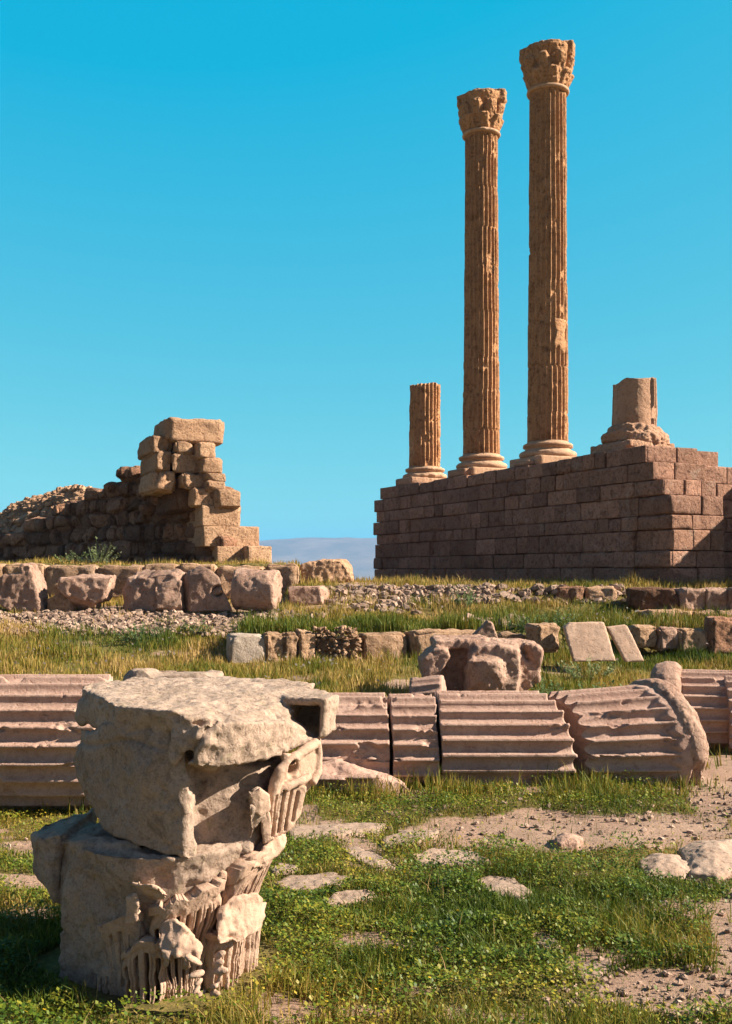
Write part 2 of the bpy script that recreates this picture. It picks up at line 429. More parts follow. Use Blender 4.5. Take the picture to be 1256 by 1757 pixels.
# ---------------------------------------------------------------- fluted shafts
def fluted(Lz, R0, R1, nfl=24, spf=9, nl=80, depth=.05, seed=0, chip=.05, chip_fr=2.2, chip_th=.15, joints=(), joint_d=.012,
           end0=None, end1=None, stop0=0.0, stop1=0.0, rfun=None, capring=7, phase=0.0, jitter=0.0):
    """local coords: axis = +Z from 0 to Lz. end0/end1(x,y)->axial offset. stop = plain band at the end. Returns V,F (closed)."""
    na = nfl*spf
    th = np.arange(na)/na*2*np.pi
    tz = np.linspace(0, 1, nl)
    T, Z = np.meshgrid(th, tz*Lz)
    Rz = R0+(R1-R0)*(Z/Lz)
    dr = np.zeros_like(Z); ph = np.zeros_like(Z)+phase
    js = [0]+list(joints)+[Lz]
    rr = random.Random(seed)
    for a, b in zip(js[:-1], js[1:]):
        m = (Z >= a) & (Z <= b); dr[m] = (rr.random()-.5)*2*jitter; ph[m] += (rr.random()-.5)*.10*(jitter > 0)
    f = ((T+ph)/(2*np.pi)*nfl) % 1.0
    x = np.clip(np.abs(f-.5)/.41, 0, 1)
    fl = np.sqrt(np.clip(1-x**2, 0, 1))
    plain = np.ones_like(Z)
    if stop0 > 0: plain = plain*sstep(stop0*.6, stop0*1.1, Z-.03*np.cos((f-.5)*2*np.pi))
    if stop1 > 0: plain = plain*sstep(stop1*.6, stop1*1.1, (Lz-Z)-.03*np.cos((f-.5)*2*np.pi))
    ridge = Rz+dr
    r = ridge-depth*fl*plain
    w = np.stack([ridge*np.cos(T), ridge*np.sin(T), Z], -1).reshape(-1, 3)
    e = fbm(w*np.array([2.2, 2.2, 1.1])*chip_fr+seed*1.3, 4, seed, .6).reshape(Z.shape)
    e2 = fbm(w*np.array([9, 9, 5.])+seed, 3, seed+5).reshape(Z.shape)
    lim = ridge-chip*np.clip((e-chip_th-.06)*9, 0, 1.15)-.008*np.clip(e2, 0, 1)
    lowd = ridge-depth*1.08
    r = np.minimum(r, np.maximum(lim, lowd+.012*e2))
    r = r+.0035*fbm(w*14, 3, seed+3).reshape(Z.shape)
    for j in joints:
        g_ = np.exp(-((Z-j)/(.018+.012*Lz/nl*3))**2)
        e3 = fbm(w*4+j, 3, seed+8).reshape(Z.shape)
        r = r-g_*(joint_d+.05*np.clip(e3-.1, 0, 1))
    if rfun is not None: r = rfun(r, T, Z, ridge, w)
    Vx, Vy = r*np.cos(T), r*np.sin(T)
    o0 = end0(Vx, Vy) if end0 else 0*Z
    o1 = end1(Vx, Vy) if end1 else 0*Z
    t = Z/Lz
    Zo = Z+o0*(1-t)+o1*t
    Vt = np.stack([Vx, Vy, Zo], -1).reshape(-1, 3)
    i = np.arange(nl-1)[:, None]*na; a = np.arange(na)[None, :]; b = (np.arange(na)+1)[None, :] % na
    Fq = np.stack([i+a, i+b, i+na+b, i+na+a], -1).reshape(-1, 4)
    Vs = [Vt]; Fs = [Fq]; n0 = len(Vt)
    for which in (0, 1):
        row = 0 if which == 0 else nl-1
        edge = Vt[row*na:(row+1)*na]; c = edge.mean(0)
        prev = row*na
        for k in range(1, capring+1):
            s = 1-k/capring
            s = max(s, .02)
            ring = np.zeros_like(edge)
            ring[:, :2] = c[:2]+(edge[:, :2]-c[:2])*(s*.98)
            if end0 is not None and which == 0: ring[:, 2] = end0(ring[:, 0], ring[:, 1])
            elif end1 is not None and which == 1: ring[:, 2] = Lz+end1(ring[:, 0], ring[:, 1])
            else: ring[:, 2] = edge[:, 2].mean()
            ring[:, 2] += .02*fbm(ring*3+seed, 3, seed+which)*(1 if which else -1)
            start = n0; n0 += na
            Vs.append(ring)
            aa = np.arange(na); bb = (aa+1) % na
            qd = np.stack([prev+aa, start+aa, start+bb, prev+bb], -1)
            if which == 1: qd = qd[:, ::-1]
            Fs.append(qd); prev = start
    return np.concatenate(Vs), np.concatenate(Fs)

def orient(V, origin, axis, up=(0, 0, 1)):
    a = Vector(axis).normalized(); u = Vector(up); x = u-a*u.dot(a); x.normalize(); y = a.cross(x)
    M = np.array([list(x), list(y), list(a)])      # local x->up-ish, z->axis
    return V@M+np.array(origin)

def revolve(prof, na=96, nz=1, seed=0, amp=.0, fr=2.0):
    """prof: list of (r,z)"""
    prof = np.array(prof, float); th = np.arange(na)/na*2*np.pi
    V = np.stack([prof[:, 0][:, None]*np.cos(th), prof[:, 0][:, None]*np.sin(th), np.repeat(prof[:, 1][:, None], na, 1)], -1).reshape(-1, 3)
    n = len(prof)
    i = np.arange(n-1)[:, None]*na; a = np.arange(na)[None, :]; b = (np.arange(na)+1)[None, :] % na
    Fq = np.stack([i+a, i+b, i+na+b, i+na+a], -1).reshape(-1, 4)
    return V, Fq

# ---------------------------------------------------------------- standing temple columns
def attic_base(r, h):
    """(r,z) attic profile: plinth torus, scotia, upper torus, apophyge"""
    pr = []
    for t in np.linspace(-math.pi/2, math.pi/2, 12): pr.append((r*1.22+.17*r*math.cos(t), h*.20+h*.20*math.sin(t)))
    for t in np.linspace(0, 1, 9): pr.append((r*1.22-.13*r*math.sin(t*math.pi), h*(.42+.22*t)))
    for t in np.linspace(-math.pi/2, math.pi/2, 9): pr.append((r*1.12+.11*r*math.cos(t), h*.76+h*.11*math.sin(t)))
    pr += [(r*1.06, h*.88), (r*1.03, h*.94), (r*1.0, h), (0.0, h)]
    return [(0.0, 0)]+pr

YAW = math.radians(25.2)
DA = np.array([-math.sin(YAW), math.cos(YAW), 0]); DB = np.array([math.cos(YAW), math.sin(YAW), 0])
ZP = 5.93

def base_parts(root, loc, r, hb, plinth_h, broken=0.0, seed=0):
    if broken > .06:
        bm = bmesh.new(); V, Fq = rblock((loc[0], loc[1], loc[2]+plinth_h/2), (r*2.7, r*2.7, plinth_h), YAW, 8, .05, .03, 2.5, seed); quads_into(bm, V, Fq)
        finish_rock(bm, 'plinth', M_BASE2, .03, [(.05, 2, 3), (.03, 5, -3), (.015, 14, 3)], parent=root, seed=seed, tint=.6, facets=(5, .1))
        bm = bmesh.new(); V, Fq = revolve([(0, 0), (r*1.38, 0), (r*1.42, .15), (r*1.38, .28), (r*1.2, .36), (r*1.16, .45), (r*1.05, .55), (0, .56)], 64); quads_into(bm, V+np.array([loc[0], loc[1], loc[2]+plinth_h-.04]), Fq)
        finish_rock(bm, 'base', M_BASE2, .03, [(.08, 1.8, 3), (.05, 4.5, -4), (.02, 14, 3)], parent=root, seed=seed+1, tint=.65, pits=(.03, 5, .2), facets=(6, .12))
        return loc[2]+plinth_h+hb-.06
    a = Acc(); V, Fq = rblock((loc[0], loc[1], loc[2]+plinth_h/2), (r*2.75, r*2.75, plinth_h), YAW, 12, .05, .035+broken, 2.5, seed)
    a.add(V, Fq, .6); a.build('plinth', M_BASE, root)
    V, Fq = revolve(attic_base(r, hb))
    V = V+np.array([loc[0], loc[1], loc[2]+plinth_h-.01])
    d = fbm(V*3.1, 4, seed+2)
    c = np.array([loc[0], loc[1], 0]); rad = V-c; rad[:, 2] = 0
    rad /= np.maximum(np.linalg.norm(rad, axis=1, keepdims=True), 1e-6)
    V = V+rad*((-.03-broken)*np.clip(d*2, -.2, 1)*(np.linalg.norm((V-c)[:, :2], axis=1) > .3))[:, None]
    a = Acc(); a.add(V, Fq, .6); a.build('base', M_BASE, root)
    return loc[2]+plinth_h+hb-.02

def corinthian_top(root, loc, r, h, seed, lumps):
    """eroded corinthian capital seen from below: ring, two leaf rows, abacus with broken horns"""
    bm = bmesh.new()
    c = np.array([loc[0], loc[1], loc[2]])
    prof = [(0.0, 0), (r*1.0, 0), (r*1.0, .12*h), (r*.98, .3*h), (r*1.02, .55*h), (r*1.10, .72*h), (r*1.22, .85*h), (r*1.22, .92*h), (0.0, .94*h)]
    V, Fq = revolve(prof, 40); quads_into(bm, V+c, Fq)
    for row, (z0, z1, out, off) in enumerate(((.02, .40, .24, 0), (.05, .70, .28, math.pi/8))):
        for k in range(8):
            a = off+k*math.pi/4+YAW+math.pi/8
            d = Vector((math.cos(a), math.sin(a), 0)); t = Vector((-d.y, d.x, 0)); pts = []
            wd = .2*r/.6
            o = Vector(c)
            for z, rr, w in ((z0, .96, wd*.9), (z1*.7, 1.06, wd), (z1*.93, 1.10+out*.6, wd*.8), (z1, 1.05+out, wd*.5), (z1*.9, 1.08+out*1.3, wd*.45)):
                for s in (-1, 1):
                    pts.append(o+d*(r*rr)+t*(s*w)+Vector((0, 0, z*h)))
                    pts.append(o+d*(r*rr-.1)+t*(s*w)+Vector((0, 0, z*h)))
            hull_into(bm, pts)
    # abacus: square with cut horns
    for k in range(4):
        a = YAW+math.pi/4+k*math.pi/2
        rr = r*(1.36+lumps[k])
        d = Vector((math.cos(a), math.sin(a), 0)); t = Vector((-d.y, d.x, 0)); o = Vector(c); pts = []
        for z in (.76, 1.0-.10*abs(lumps[k])):
            for s in (-1, 1):
                pts.append(o+d*rr+t*s*.14+Vector((0, 0, (z+.0)*h)))
                pts.append(o+t*s*r*.75+Vector((0, 0, z*h)))
        pts.append(o+d*(rr*.8)+Vector((0, 0, .55*h)))
        hull_into(bm, pts)
    for (px, py, pz, s) in ((.2, -.15, .93, .36), (-.2, .1, .95, .34), (.45, .1, .93, .3), (.15, .2, .99, .3)):
        q = [Vector(c)+Vector((px, py, pz*h))+Vector(v)*s for v in ((1, 0, -.2), (-1, 0, -.2), (0, 1, -.2), (0, -1, -.2), (.5, .5, .22), (-.5, .5, .2), (.5, -.5, .25), (-.4, -.5, .2), (0, 0, -.6))]
        hull_into(bm, q)
    cap = finish_rock(bm, 'capital', M_COLUMN, .022, [(.05, 1.7, 3), (.025, 5, -4), (.015, 13, 3)], parent=root, pits=(.025, 6, .25), seed=seed, tint=.35)
    pr = [(r*.9, -.02)]
    for t in np.linspace(-math.pi/2, math.pi/2, 9): pr.append((r*1.03+.085*math.cos(t), .05+.07*math.sin(t)))
    pr.append((r*.9, .13))
    V, Fq = revolve(pr, 96); V = V+c
    V[:, 2] += 0
    nz = fbm(V*4, 3, seed); rd = (V-c); rd[:, 2] = 0; rd /= np.linalg.norm(rd, axis=1, keepdims=True)
    V = V-rd*(.05*np.clip(nz-.1, 0, 1))[:, None]
    a = Acc(); a.add(V, Fq, .75); a.build('astragal', M_BASE, cap)

def column(px, Y, ztop, label, seed, r0=.68, r1=.605, patch=None):
    loc = ((px-628)*Y/F, Y, ZP)
    root = empty('temple_column', loc, label, 'column', 'standing columns on the podium')
    zs = base_parts(root, loc, r0, .55, .32, .0, seed)
    hc = 1.62
    zt = ztop-hc
    L = zt-zs
    js = []; z = .9
    rr = random.Random(seed)
    while z < L-.7: js.append(z); z += rr.uniform(1.0, 1.75)
    def rf(r, T, Z, ridge, w):
        if patch:
            ang, z0, z1, half = patch
            zz = Z+zs
            m = (np.abs(((T-ang+np.pi) % (2*np.pi))-np.pi) < half+.06*np.sin(zz*9)) & (zz > z0+.12*np.sin(T*9)) & (zz < z1)
            r = np.where(m, ridge+.02, r)
        # slow erosion waves so the outline is never straight
        return r-.012*np.clip(fbm(w*1.1+seed, 3, seed+31).reshape(r.shape)*2, -.4, 1)
    V, Fq = fluted(L, r0, r1, 24, 12, 220, .07, seed, .07, 1.6, .23, js, .016, rfun=rf, stop1=.10, jitter=.014)
    V = V+np.array([loc[0], loc[1], zs])
    a = Acc(); a.add(V, Fq, .45); a.build('shaft', M_COLUMN, root)
    corinthian_top(root, (loc[0], loc[1], zt), r1, hc, seed+3, patch_l[seed])
    return root

patch_l = {101: (.0, .12, -.38, .14), 202: (.0, .15, -.40, .04)}
column(826, 38.7, 20.12, 'shorter looking of the two complete fluted columns, further from the camera', 101)
column(940, 34.9, 19.96, 'tallest complete fluted column, with a pale smooth patch low on its shaft', 202, patch=(math.radians(-90+30), 9.75, 10.75, .32))

def stub(px, Y, Lz, label, seed, r=.68, slant=None, smooth_from=None, broken=.03, slim=1.0):
    loc = ((px-628)*Y/F, Y, ZP)
    root = empty('column_stump', loc, label, 'column stump', 'standing columns on the podium')
    zs = base_parts(root, loc, r, .5, .3, broken, seed)
    def rf(rr_, T, Z, ridge, w):
        if smooth_from:
            a0, a1 = smooth_from
            m = sstep(0, .08, T-a0)*(1-sstep(0, .08, T-a1))
            flat = ridge-.075+.02*fbm(w*2.5, 3, 5).reshape(Z.shape)
            rr_ = rr_*(1-m)+flat*m
        return rr_-.02*np.clip(fbm(w*1.4+seed, 3, seed+31).reshape(rr_.shape)*2, -.3, 1)
    V, Fq = fluted(Lz, r, r*.97*slim, 24, 12, 70, .07, seed, .07, 1.6, .14, [Lz*.55] if Lz > 2 else [], .016, end1=slant, rfun=rf, jitter=.012)
    V = V+np.array([loc[0], loc[1], zs])
    a = Acc(); a.add(V, Fq, .6); a.build('shaft', M_COLUMN if not smooth_from else M_BASE2, root)
    return root
M_BASE2 = stone_mat('tan column stone', (0.391, 0.230, 0.145), (0.442, 0.272, 0.178), (0.238, 0.128, 0.076), speck=.45, scale=.9, bump=.7, bd=.04, stain_amt=.5, tintv=.15)
rg = lambda s, a: (lambda x, y: a*fbm(np.stack([x*2.5+s, y*2.5, 0*x], -1).reshape(-1, 3), 3, s).reshape(np.shape(x)))
stub(729, 42.66, 3.35, 'fluted column stump, leftmost on the podium and second in rank behind the tall pair', 303, r=.66, slant=rg(3, .08))
sl = rg(5, .12)
stub(1088, 30.95, 1.42, 'short broken column stump with smooth worn face at the near corner of the podium', 404, r=.68,
     slant=lambda x, y: sl(x, y)+.10*x-.25*np.clip(x-.35, 0, 1), smooth_from=(math.pi*.85, math.pi*1.72), broken=.09)

# ---------------------------------------------------------------- podium
face0 = np.array([6.69, 30.37, 0.0])
TC = -2.087                                     # corner is this far along DA from face0 (towards the camera)
corner = face0+DA*TC
ZB = 2.05
courses = 8
ch = (ZP-ZB)/courses
pod = empty('temple_podium', tuple(corner+np.array([0, 0, ZB])), 'massive podium of brown squared blocks carrying the standing columns', 'podium')
# solid core a little behind the facing
acc = Acc()
Lp = 17.2
cz = [ZP]
for h_ in (.47, .50, .44, .52, .40, .55, .46, .54): cz.append(cz[-1]-h_)
cz[-1] = ZB
for ci, (z0, z1) in enumerate([(ZB, ZP-ch-.02), (ZP-ch-.02, ZP-.03)]):
    ll = Lp-.5-(.8 if ci else 0)
    dB = 9.0 if not ci else 2.6
    cen = corner+DA*(ll/2+.25)+DB*(dB/2+.25)
    V, Fq = rblock((cen[0], cen[1], (z0+z1)/2), (dB, ll, z1-z0), YAW, 6, .02, .0, 1, 1); acc.add(V, Fq, .3)
prr = random.Random(5)
ends = [0.0, .30, .68, .98, 1.0, 1.02, 1.0, 1.03]          # how far each course (from the top) reaches past the corner: broken stepped end
lefts = [.75, .18, .38, .12, .3, .22, .12, .05]
for k in range(courses):
    z1 = cz[k]; z0 = cz[k+1]; ch = z1-z0
    s = -ends[k]; e = Lp-lefts[k]
    first = True
    while s < e-.3:
        ln = prr.choice((prr.uniform(.45, .9), prr.uniform(.8, 1.9)))
        if first: ln = prr.uniform(.8, 1.1)+ends[k]*.5
        if s+ln > e-.5: ln = e-s
        out = prr.gauss(0, .010)+prr.choice((0, 0, 0, 0, 0, .04, -.05)); gp = prr.choice((.0, .002, .003, .018)); wn0 = prr.choice((0, 0, 0, .06))
        dep = .75
        top = z1; bot = z0
        if k == 0 and 3.0 < s < 12: top -= prr.uniform(0, .05)
        cen = corner+DA*(s+ln/2)+DB*(dep/2-out)
        V, Fq = rblock((cen[0], cen[1], (top+bot)/2), (dep, ln-gp, top-bot-prr.choice((.0, .002, .012))), YAW+prr.uniform(-.015, .015), 10, prr.choice((.006, .01, .02))+wn0*.5, .03+wn0*.6, 2.6, prr.randint(0, 900), fac=(2, .03))
        acc.add(V, Fq, min(1, max(0, prr.gauss(.42, .28)+(.35 if prr.random() < .08 else 0)))); s += ln; first = False
    # end face (towards the right), with the broken stub standing proud
    s = 0.0 if True else 0
    while s < 9.0:
        ln = prr.uniform(.55, 1.1)
        stubw = s < 1.75
        if s < 1.75 and s+ln > 1.5: ln = 1.85-s
        if s < .01: ln = max(ln, .75)
        if k == 0 and s >= 1.8: break
        pro = ends[k] if stubw else 0.0
        cen = corner+DB*(s+ln/2+.01)+DA*(.42-pro-prr.uniform(-.01, .03))
        if s > 0:
            V, Fq = rblock((cen[0], cen[1], (z0+z1)/2), (ln-.004, .85, ch-.003), YAW+prr.uniform(-.01, .01), 10, .012, .03, 2.4, prr.randint(0, 900))
            acc.add(V, Fq)
        else:
            V, Fq = rblock((cen[0]+DB[0]*.02, cen[1]+DB[1]*.02, (z0+z1)/2), (ln-.05, .80, ch-.02), YAW, 9, .03, .03, 2.4, prr.randint(0, 900))
            acc.add(V, Fq)
        s += ln
acc.build('masonry', M_PODIUM, pod)
# capping slabs and loose top blocks between the columns
for (px0, px1, h_) in ((762, 790, .28), (873, 900, .18), (672, 700, .3)):
    k0, k1 = (px0-628)/F, (px1-628)/F
    t = lambda kk: (kk*face0[1]-face0[0])/(DA[0]-kk*DA[1])
    a0, a1 = t(k0), t(k1); mid = face0+DA*((a0+a1)/2)+DB*.55
    V, Fq = rblock((mid[0], mid[1], ZP+h_/2-.01), (.8, abs(a1-a0), h_), YAW, 7, .05, .04, 2.5, int(px0)); acc = Acc(); acc.add(V, Fq, .5); acc.build('capping_stone', M_BASE2, pod)

# opposite flank of the stair, outside the picture: it casts the slanting shade on the end face
acc = Acc(); wr = random.Random(9)
cas = corner+DB*5.3-DA*.5
for k in range(9):
    s = 0.0
    while s < 4.6:
        ln = wr.uniform(.8, 1.3); cen = cas-DA*(s+ln/2-.7)+DB*.5
        V, Fq = rblock((cen[0], cen[1], ZB+.25+k*.5), (1.0, ln-.015, .49), YAW, 4, .04, .03, 2.4, wr.randint(0, 900)); acc.add(V, Fq); s += ln
w = acc.build('stair_flank_wall', M_PODIUM); tag(w, 'high squared block wall flanking the temple stair opposite the podium', 'wall', None, 'thing')

# ---------------------------------------------------------------- left ruin: pier of stacked stones and the wall behind it
YP = 31.0
pier = empty('ruined_pier', P(380, 968, YP), 'tall orange pier of eroded stacked blocks rising above the left ruin', 'ruin')
def corner_block(xl, xc, xr, yt, yb, Yc=YP, lmax=2.4, **kw):
    kr, kc, kl = (xr-628)/F, (xc-628)/F, (xl-628)/F
    Xc = kc*Yc; lb = (kr*Yc-Xc)/(DB[0]-DB[1]*kr); la = (Xc-kl*Yc)/(-DA[0]+DA[1]*kl)
    la = min(max(la, .5), lmax)
    z1, z0 = P(0, yt, Yc)[2], P(0, yb, Yc)[2]
    cen = np.array([Xc, Yc, 0])+DB*lb/2+DA*la/2
    return rblock((cen[0], cen[1], (z0+z1)/2), (lb, la, (z1-z0)), YAW+kw.get('tw', 0), kw.get('n', 12), kw.get('rad', .09), kw.get('amp', .09), kw.get('fr', 2.2), kw.get('seed', 1), kw.get('tilt', (0, 0)), kw.get('fac', (0, 0)))
PB = [  # xl, xc, xr, ytop, ybottom, round, amp
    (262, 288, 386, 713, 758, .16, .10), (230, 262, 298, 743, 778, .17, .10), (236, 268, 298, 770, 808, .14, .10),
    (296, 302, 333, 755, 777, .12, .08), (330, 340, 369, 757, 785, .08, .06), (292, 297, 347, 776, 809, .08, .07),
    (335, 346, 382, 783, 811, .10, .06), (236, 268, 304, 804, 842, .14, .12), (304, 313, 359, 810, 837, .13, .09),
    (340, 354, 388, 808, 825, .07, .05), (342, 356, 388, 823, 842, .07, .05), (300, 333, 371, 835, 868, .10, .07), (352, 370, 413, 838, 870, .06, .05),
    (296, 346, 413, 866, 903, .05, .04), (300, 349, 445, 901, 938, .035, .04), (330, 372, 425, 936, 974, .035, .04), (408, 425, 466, 936, 974, .035, .04)]
ac = Acc()
for (a, b, c, d, e) in ((262, 292, 366, 752, 815), (262, 300, 376, 800, 880), (300, 352, 408, 860, 974)):
    V, Fq = corner_block(a, b, c, d, e, Yc=YP+.35, rad=.1, amp=.12, seed=7, n=12, fac=(6, .1)); ac.add(V, Fq, .1)
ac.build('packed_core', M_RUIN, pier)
for i, (a, b, c, d, e, r_, am) in enumerate(PB):
    ac = Acc(); V, Fq = corner_block(a-1, b, c+1, d+.4, e+.3, rad=r_*.7, amp=am*.9, seed=i*13+3, fr=2.8, fac=(7 if i < 13 else 3, .075 if i < 13 else .03), n=16, tw=rnd.uniform(-.04, .04)*(i < 12))
    V[:, 2] -= .012*(i < 13)
    ac.add(V, Fq); ac.build('stacked_stone', M_PIER, pier)
# long wall running back from the pier, shade put into its brown, stepping down left
acc = Acc(); wr = random.Random(21)
w0 = np.array([-4.75, 31.3, 0]); w1 = np.array([-17.5, 45.6, 0]); wl = np.linalg.norm(w1-w0); wd = (w1-w0)/wl; wn_ = np.array([wd[1], -wd[0], 0])
wyaw = math.atan2(wd[1], wd[0])
def wall_px(p): return 628+p[0]*F/p[1]
def wall_top(p):                # ragged top; low left end added, stepped to draw the mound's shadow edge
    y = np.interp(wall_px(p), [-60, 40, 80, 110, 150, 172, 178, 196, 202, 236, 240, 300, 305, 345], [915, 903, 884, 862, 842, 836, 836, 834, 812, 808, 806, 812, 838, 845])
    return EYE-(y-980)*p[1]/F
zb_ = 2.55; k = 0
for j in range(14):             # packed core behind the facing
    p = w0+wd*((j+.5)*wl/14)+wn_*.62; zt_ = wall_top(p)-.35
    V, Fq = rblock((p[0], p[1], (2.3+zt_)/2), (wl/14+.1, .8, zt_-2.3), wyaw, 6, .1, .1, 2, j); acc.add(V, Fq, .3)
while zb_ < 6.2:
    hh = wr.uniform(.42, .56); s = wr.uniform(-.5, 0)
    while s < wl:
        ln = wr.choice((wr.uniform(.3, .6), wr.uniform(.6, 1.5))); p = w0+wd*(s+ln/2); zt_ = wall_top(p)
        if zb_+hh*.55 < zt_+wr.uniform(-.08, .08):
            c = p+wn_*(.55 + wr.uniform(-.06, .06))
            V, Fq = rblock((c[0], c[1], zb_+hh/2), (ln+.05, 1.1+wr.uniform(-.12, .12), hh+.03+wr.uniform(-.06, .06)), wyaw+wr.uniform(-.13, .13), 9, .08, .16, 2.0, wr.randint(0, 999), (wr.uniform(-.06, .06), wr.uniform(-.06, .06)), (6, .16))
            acc.add(V, Fq)
        s += ln
    zb_ += hh; k += 1
for (px, py, sz) in ((262, 815, .5), (250, 846, .5), (275, 856, .45), (256, 872, .45), (232, 812, .5), (214, 812, .5), (190, 836, .45)):
    kx = (px-628)/F; t_ = (kx*w0[1]-w0[0])/(wd[0]-kx*wd[1]); p = w0+wd*t_; c = (p[0], p[1]+.1, EYE-(py-980)*p[1]/F)
    V, Fq = rblock(c, (sz*1.2, sz, sz*.8), wr.uniform(-.5, .9), 8, .14, .14, 2.5, wr.randint(0, 999)); acc.add(V, Fq)
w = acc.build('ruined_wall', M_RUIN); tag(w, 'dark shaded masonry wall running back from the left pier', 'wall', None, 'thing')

# rubble mound behind the low end of the wall
acc = Acc(); wr = random.Random(33)
mt = np.linspace(7.5, wl+3, 90); mo = np.linspace(.6, 5.2, 60)
MT, MO = np.meshgrid(mt, mo)
MX = w0[0]+wd[0]*MT+wn_[0]*MO; MY = w0[1]+wd[1]*MT+wn_[1]*MO
mpx = 628+MX*F/MY
cy = np.interp(mpx, [-80, 0, 20, 60, 130, 150, 175, 220], [905, 884, 874, 858, 838, 842, 850, 880])
crest = EYE-(cy-980)*MY/F
prof = np.interp(MO, [.6, 1.0, 2.2, 3.4, 5.2], [.6, .75, .98, 1.0, .3])
p3 = np.stack([MX, MY, 0*MX], -1).reshape(-1, 3)
MZ = 2.4+(crest-2.4)*prof+fbm(p3*.9, 4, 51).reshape(MX.shape)*.14+fbm(p3*3.5, 3, 52).reshape(MX.shape)*.08
ii = (np.arange(59)[:, None]*90+np.arange(89)[None, :]).ravel()
acc.add(np.stack([MX, MY, MZ], -1).reshape(-1, 3), np.stack([ii, ii+1, ii+91, ii+90], -1), .45)
mound = acc.build('rubble_mound', M_PIER); tag(mound, 'sloping mound of earth and rubble at the far left below the sky', 'mound', None, 'thing')
acc = Acc()
for _ in range(1500):
    i_ = wr.randrange(60); j_ = wr.randrange(4, 88)
    if not (.7 < MO[i_, j_] < 4.2): continue
    s = wr.uniform(.09, .26)*(1.3 if wr.random() < .1 else 1)
    V, Fq = rblock((MX[i_, j_]+wr.uniform(-.1, .1), MY[i_, j_]+wr.uniform(-.1, .1), MZ[i_, j_]+s*.15), (s*1.4, s*1.1, s*.8), wr.uniform(0, 3), 3, s*.2, s*.25, 4, wr.randint(0, 999), (wr.uniform(-.5, .5), wr.uniform(-.5, .5)))
    acc.add(V, Fq)
st = acc.build('rubble_stones', M_PIER, origin=(0, 0, 0), smooth=False); tag(st, 'loose building stones heaped on the far left mound', 'rubble', None, 'stuff')

# ---------------------------------------------------------------- ledge (kerb) in front of the ruin and the rows of fragments
acc = Acc(); wr = random.Random(44)
x = -11.5
while x < -1.95:
    ln = wr.uniform(.6, 1.6)
    if x+ln > -2.2: ln = -1.80-x
    V, Fq = rblock((x+ln/2, 28.1+wr.uniform(-.04, .04), 2.2), (ln-.01, .75, .93+wr.uniform(-.07, .06)), wr.uniform(-.04, .04), 16, .05, .09, 3.2, wr.randint(0, 999), (0, 0), (4, .06)); acc.add(V, Fq)
    x += ln
w = acc.build('stone_ledge', M_WALL); tag(w, 'long low ledge of yellowish kerb blocks below the left ruin', 'ledge', None, 'thing')

GF = 'architectural fragments lined up on the left terrace'
def frag(name, label, cat, parts, mat=M_FRAG, vox=.035, layers=((.05, 1.6, 3), (.035, 3.6, -3), (.022, 9, 4), (.01, 24, 3)), group=None, seed=1, pits=(.012, 9, .3), extra=None, tint=None, facets=(9, .12)):
    bm = bmesh.new()
    for pr in parts:
        if pr[0] == 'h': hull_into(bm, [P(*p) for p in pr[1]])
        else: traced(bm, *pr)
    o = finish_rock(bm, name, mat, vox, list(layers), seed=seed, pits=pits, extra=extra, tint=tint, facets=facets)
    tag(o, label, cat, group, 'thing'); return o
Y5 = 25.0
frag('stone_fragment', 'tall pinkish stone with a leaning pointed top at the left edge of the terrace', 'stone', [
    ([(-8, 995), (4, 985), (36, 982), (31, 968), (40, 965), (52, 968), (63, 1000), (72, 1052), (40, 1056), (4, 1052), (-8, 1030)], Y5, .9, .08)], group=GF, seed=3)
frag('stone_fragment', 'grey pink block with undercut curved bottom, second from the left on the terrace', 'stone', [
    ([(92, 994), (148, 987), (197, 989), (200, 1008), (183, 1026), (160, 1038), (128, 1028), (98, 1020)], Y5, .8, .1),
    ([(112, 1020), (172, 1022), (160, 1054), (120, 1054)], Y5+.15, .6, .1)], group=GF, seed=5)
frag('stone_fragment', 'rounded dark boulder between the leaning stone and the undercut block', 'stone', [
    ([(76, 1022), (100, 1014), (124, 1028), (126, 1054), (78, 1056)], Y5+.1, .6, .15)], mat=M_WALL, group=GF, seed=6)
frag('stone_fragment', 'wide brown block with broken notched face in the middle of the terrace row', 'stone', [
    ([(207, 1012), (214, 990), (226, 980), (300, 977), (313, 983), (315, 1052), (208, 1052)], Y5, 1.0, .09),
    ('h', [(262, 1006, Y5-.16), (312, 990, Y5-.1), (314, 1050, Y5-.12), (270, 1050, Y5-.2), (290, 1000, Y5+.3), (300, 1048, Y5+.3)])], group=GF, seed=8, layers=((.11, 1.7, 3), (.05, 5, 4), (.012, 16, 3)))
def hole(V, N):
    c = np.array(P(374, 1014, Y5)); d = np.linalg.norm((V-c)[:, [0, 2]], axis=1)
    return -.30*(1-sstep(.07, .16, d))*(V[:, 1] < Y5+.25)
frag('stone_fragment', 'triangular leaning stone with a round hole through its face', 'stone', [
    ([(322, 992), (338, 972), (352, 971), (376, 990), (400, 1050), (326, 1052)], Y5-.1, .45, .04, (-.55, 0)),], group=GF, seed=9, extra=hole, layers=((.04, 1.6, 3), (.02, 5, 4), (.01, 16, 3)), vox=.03)
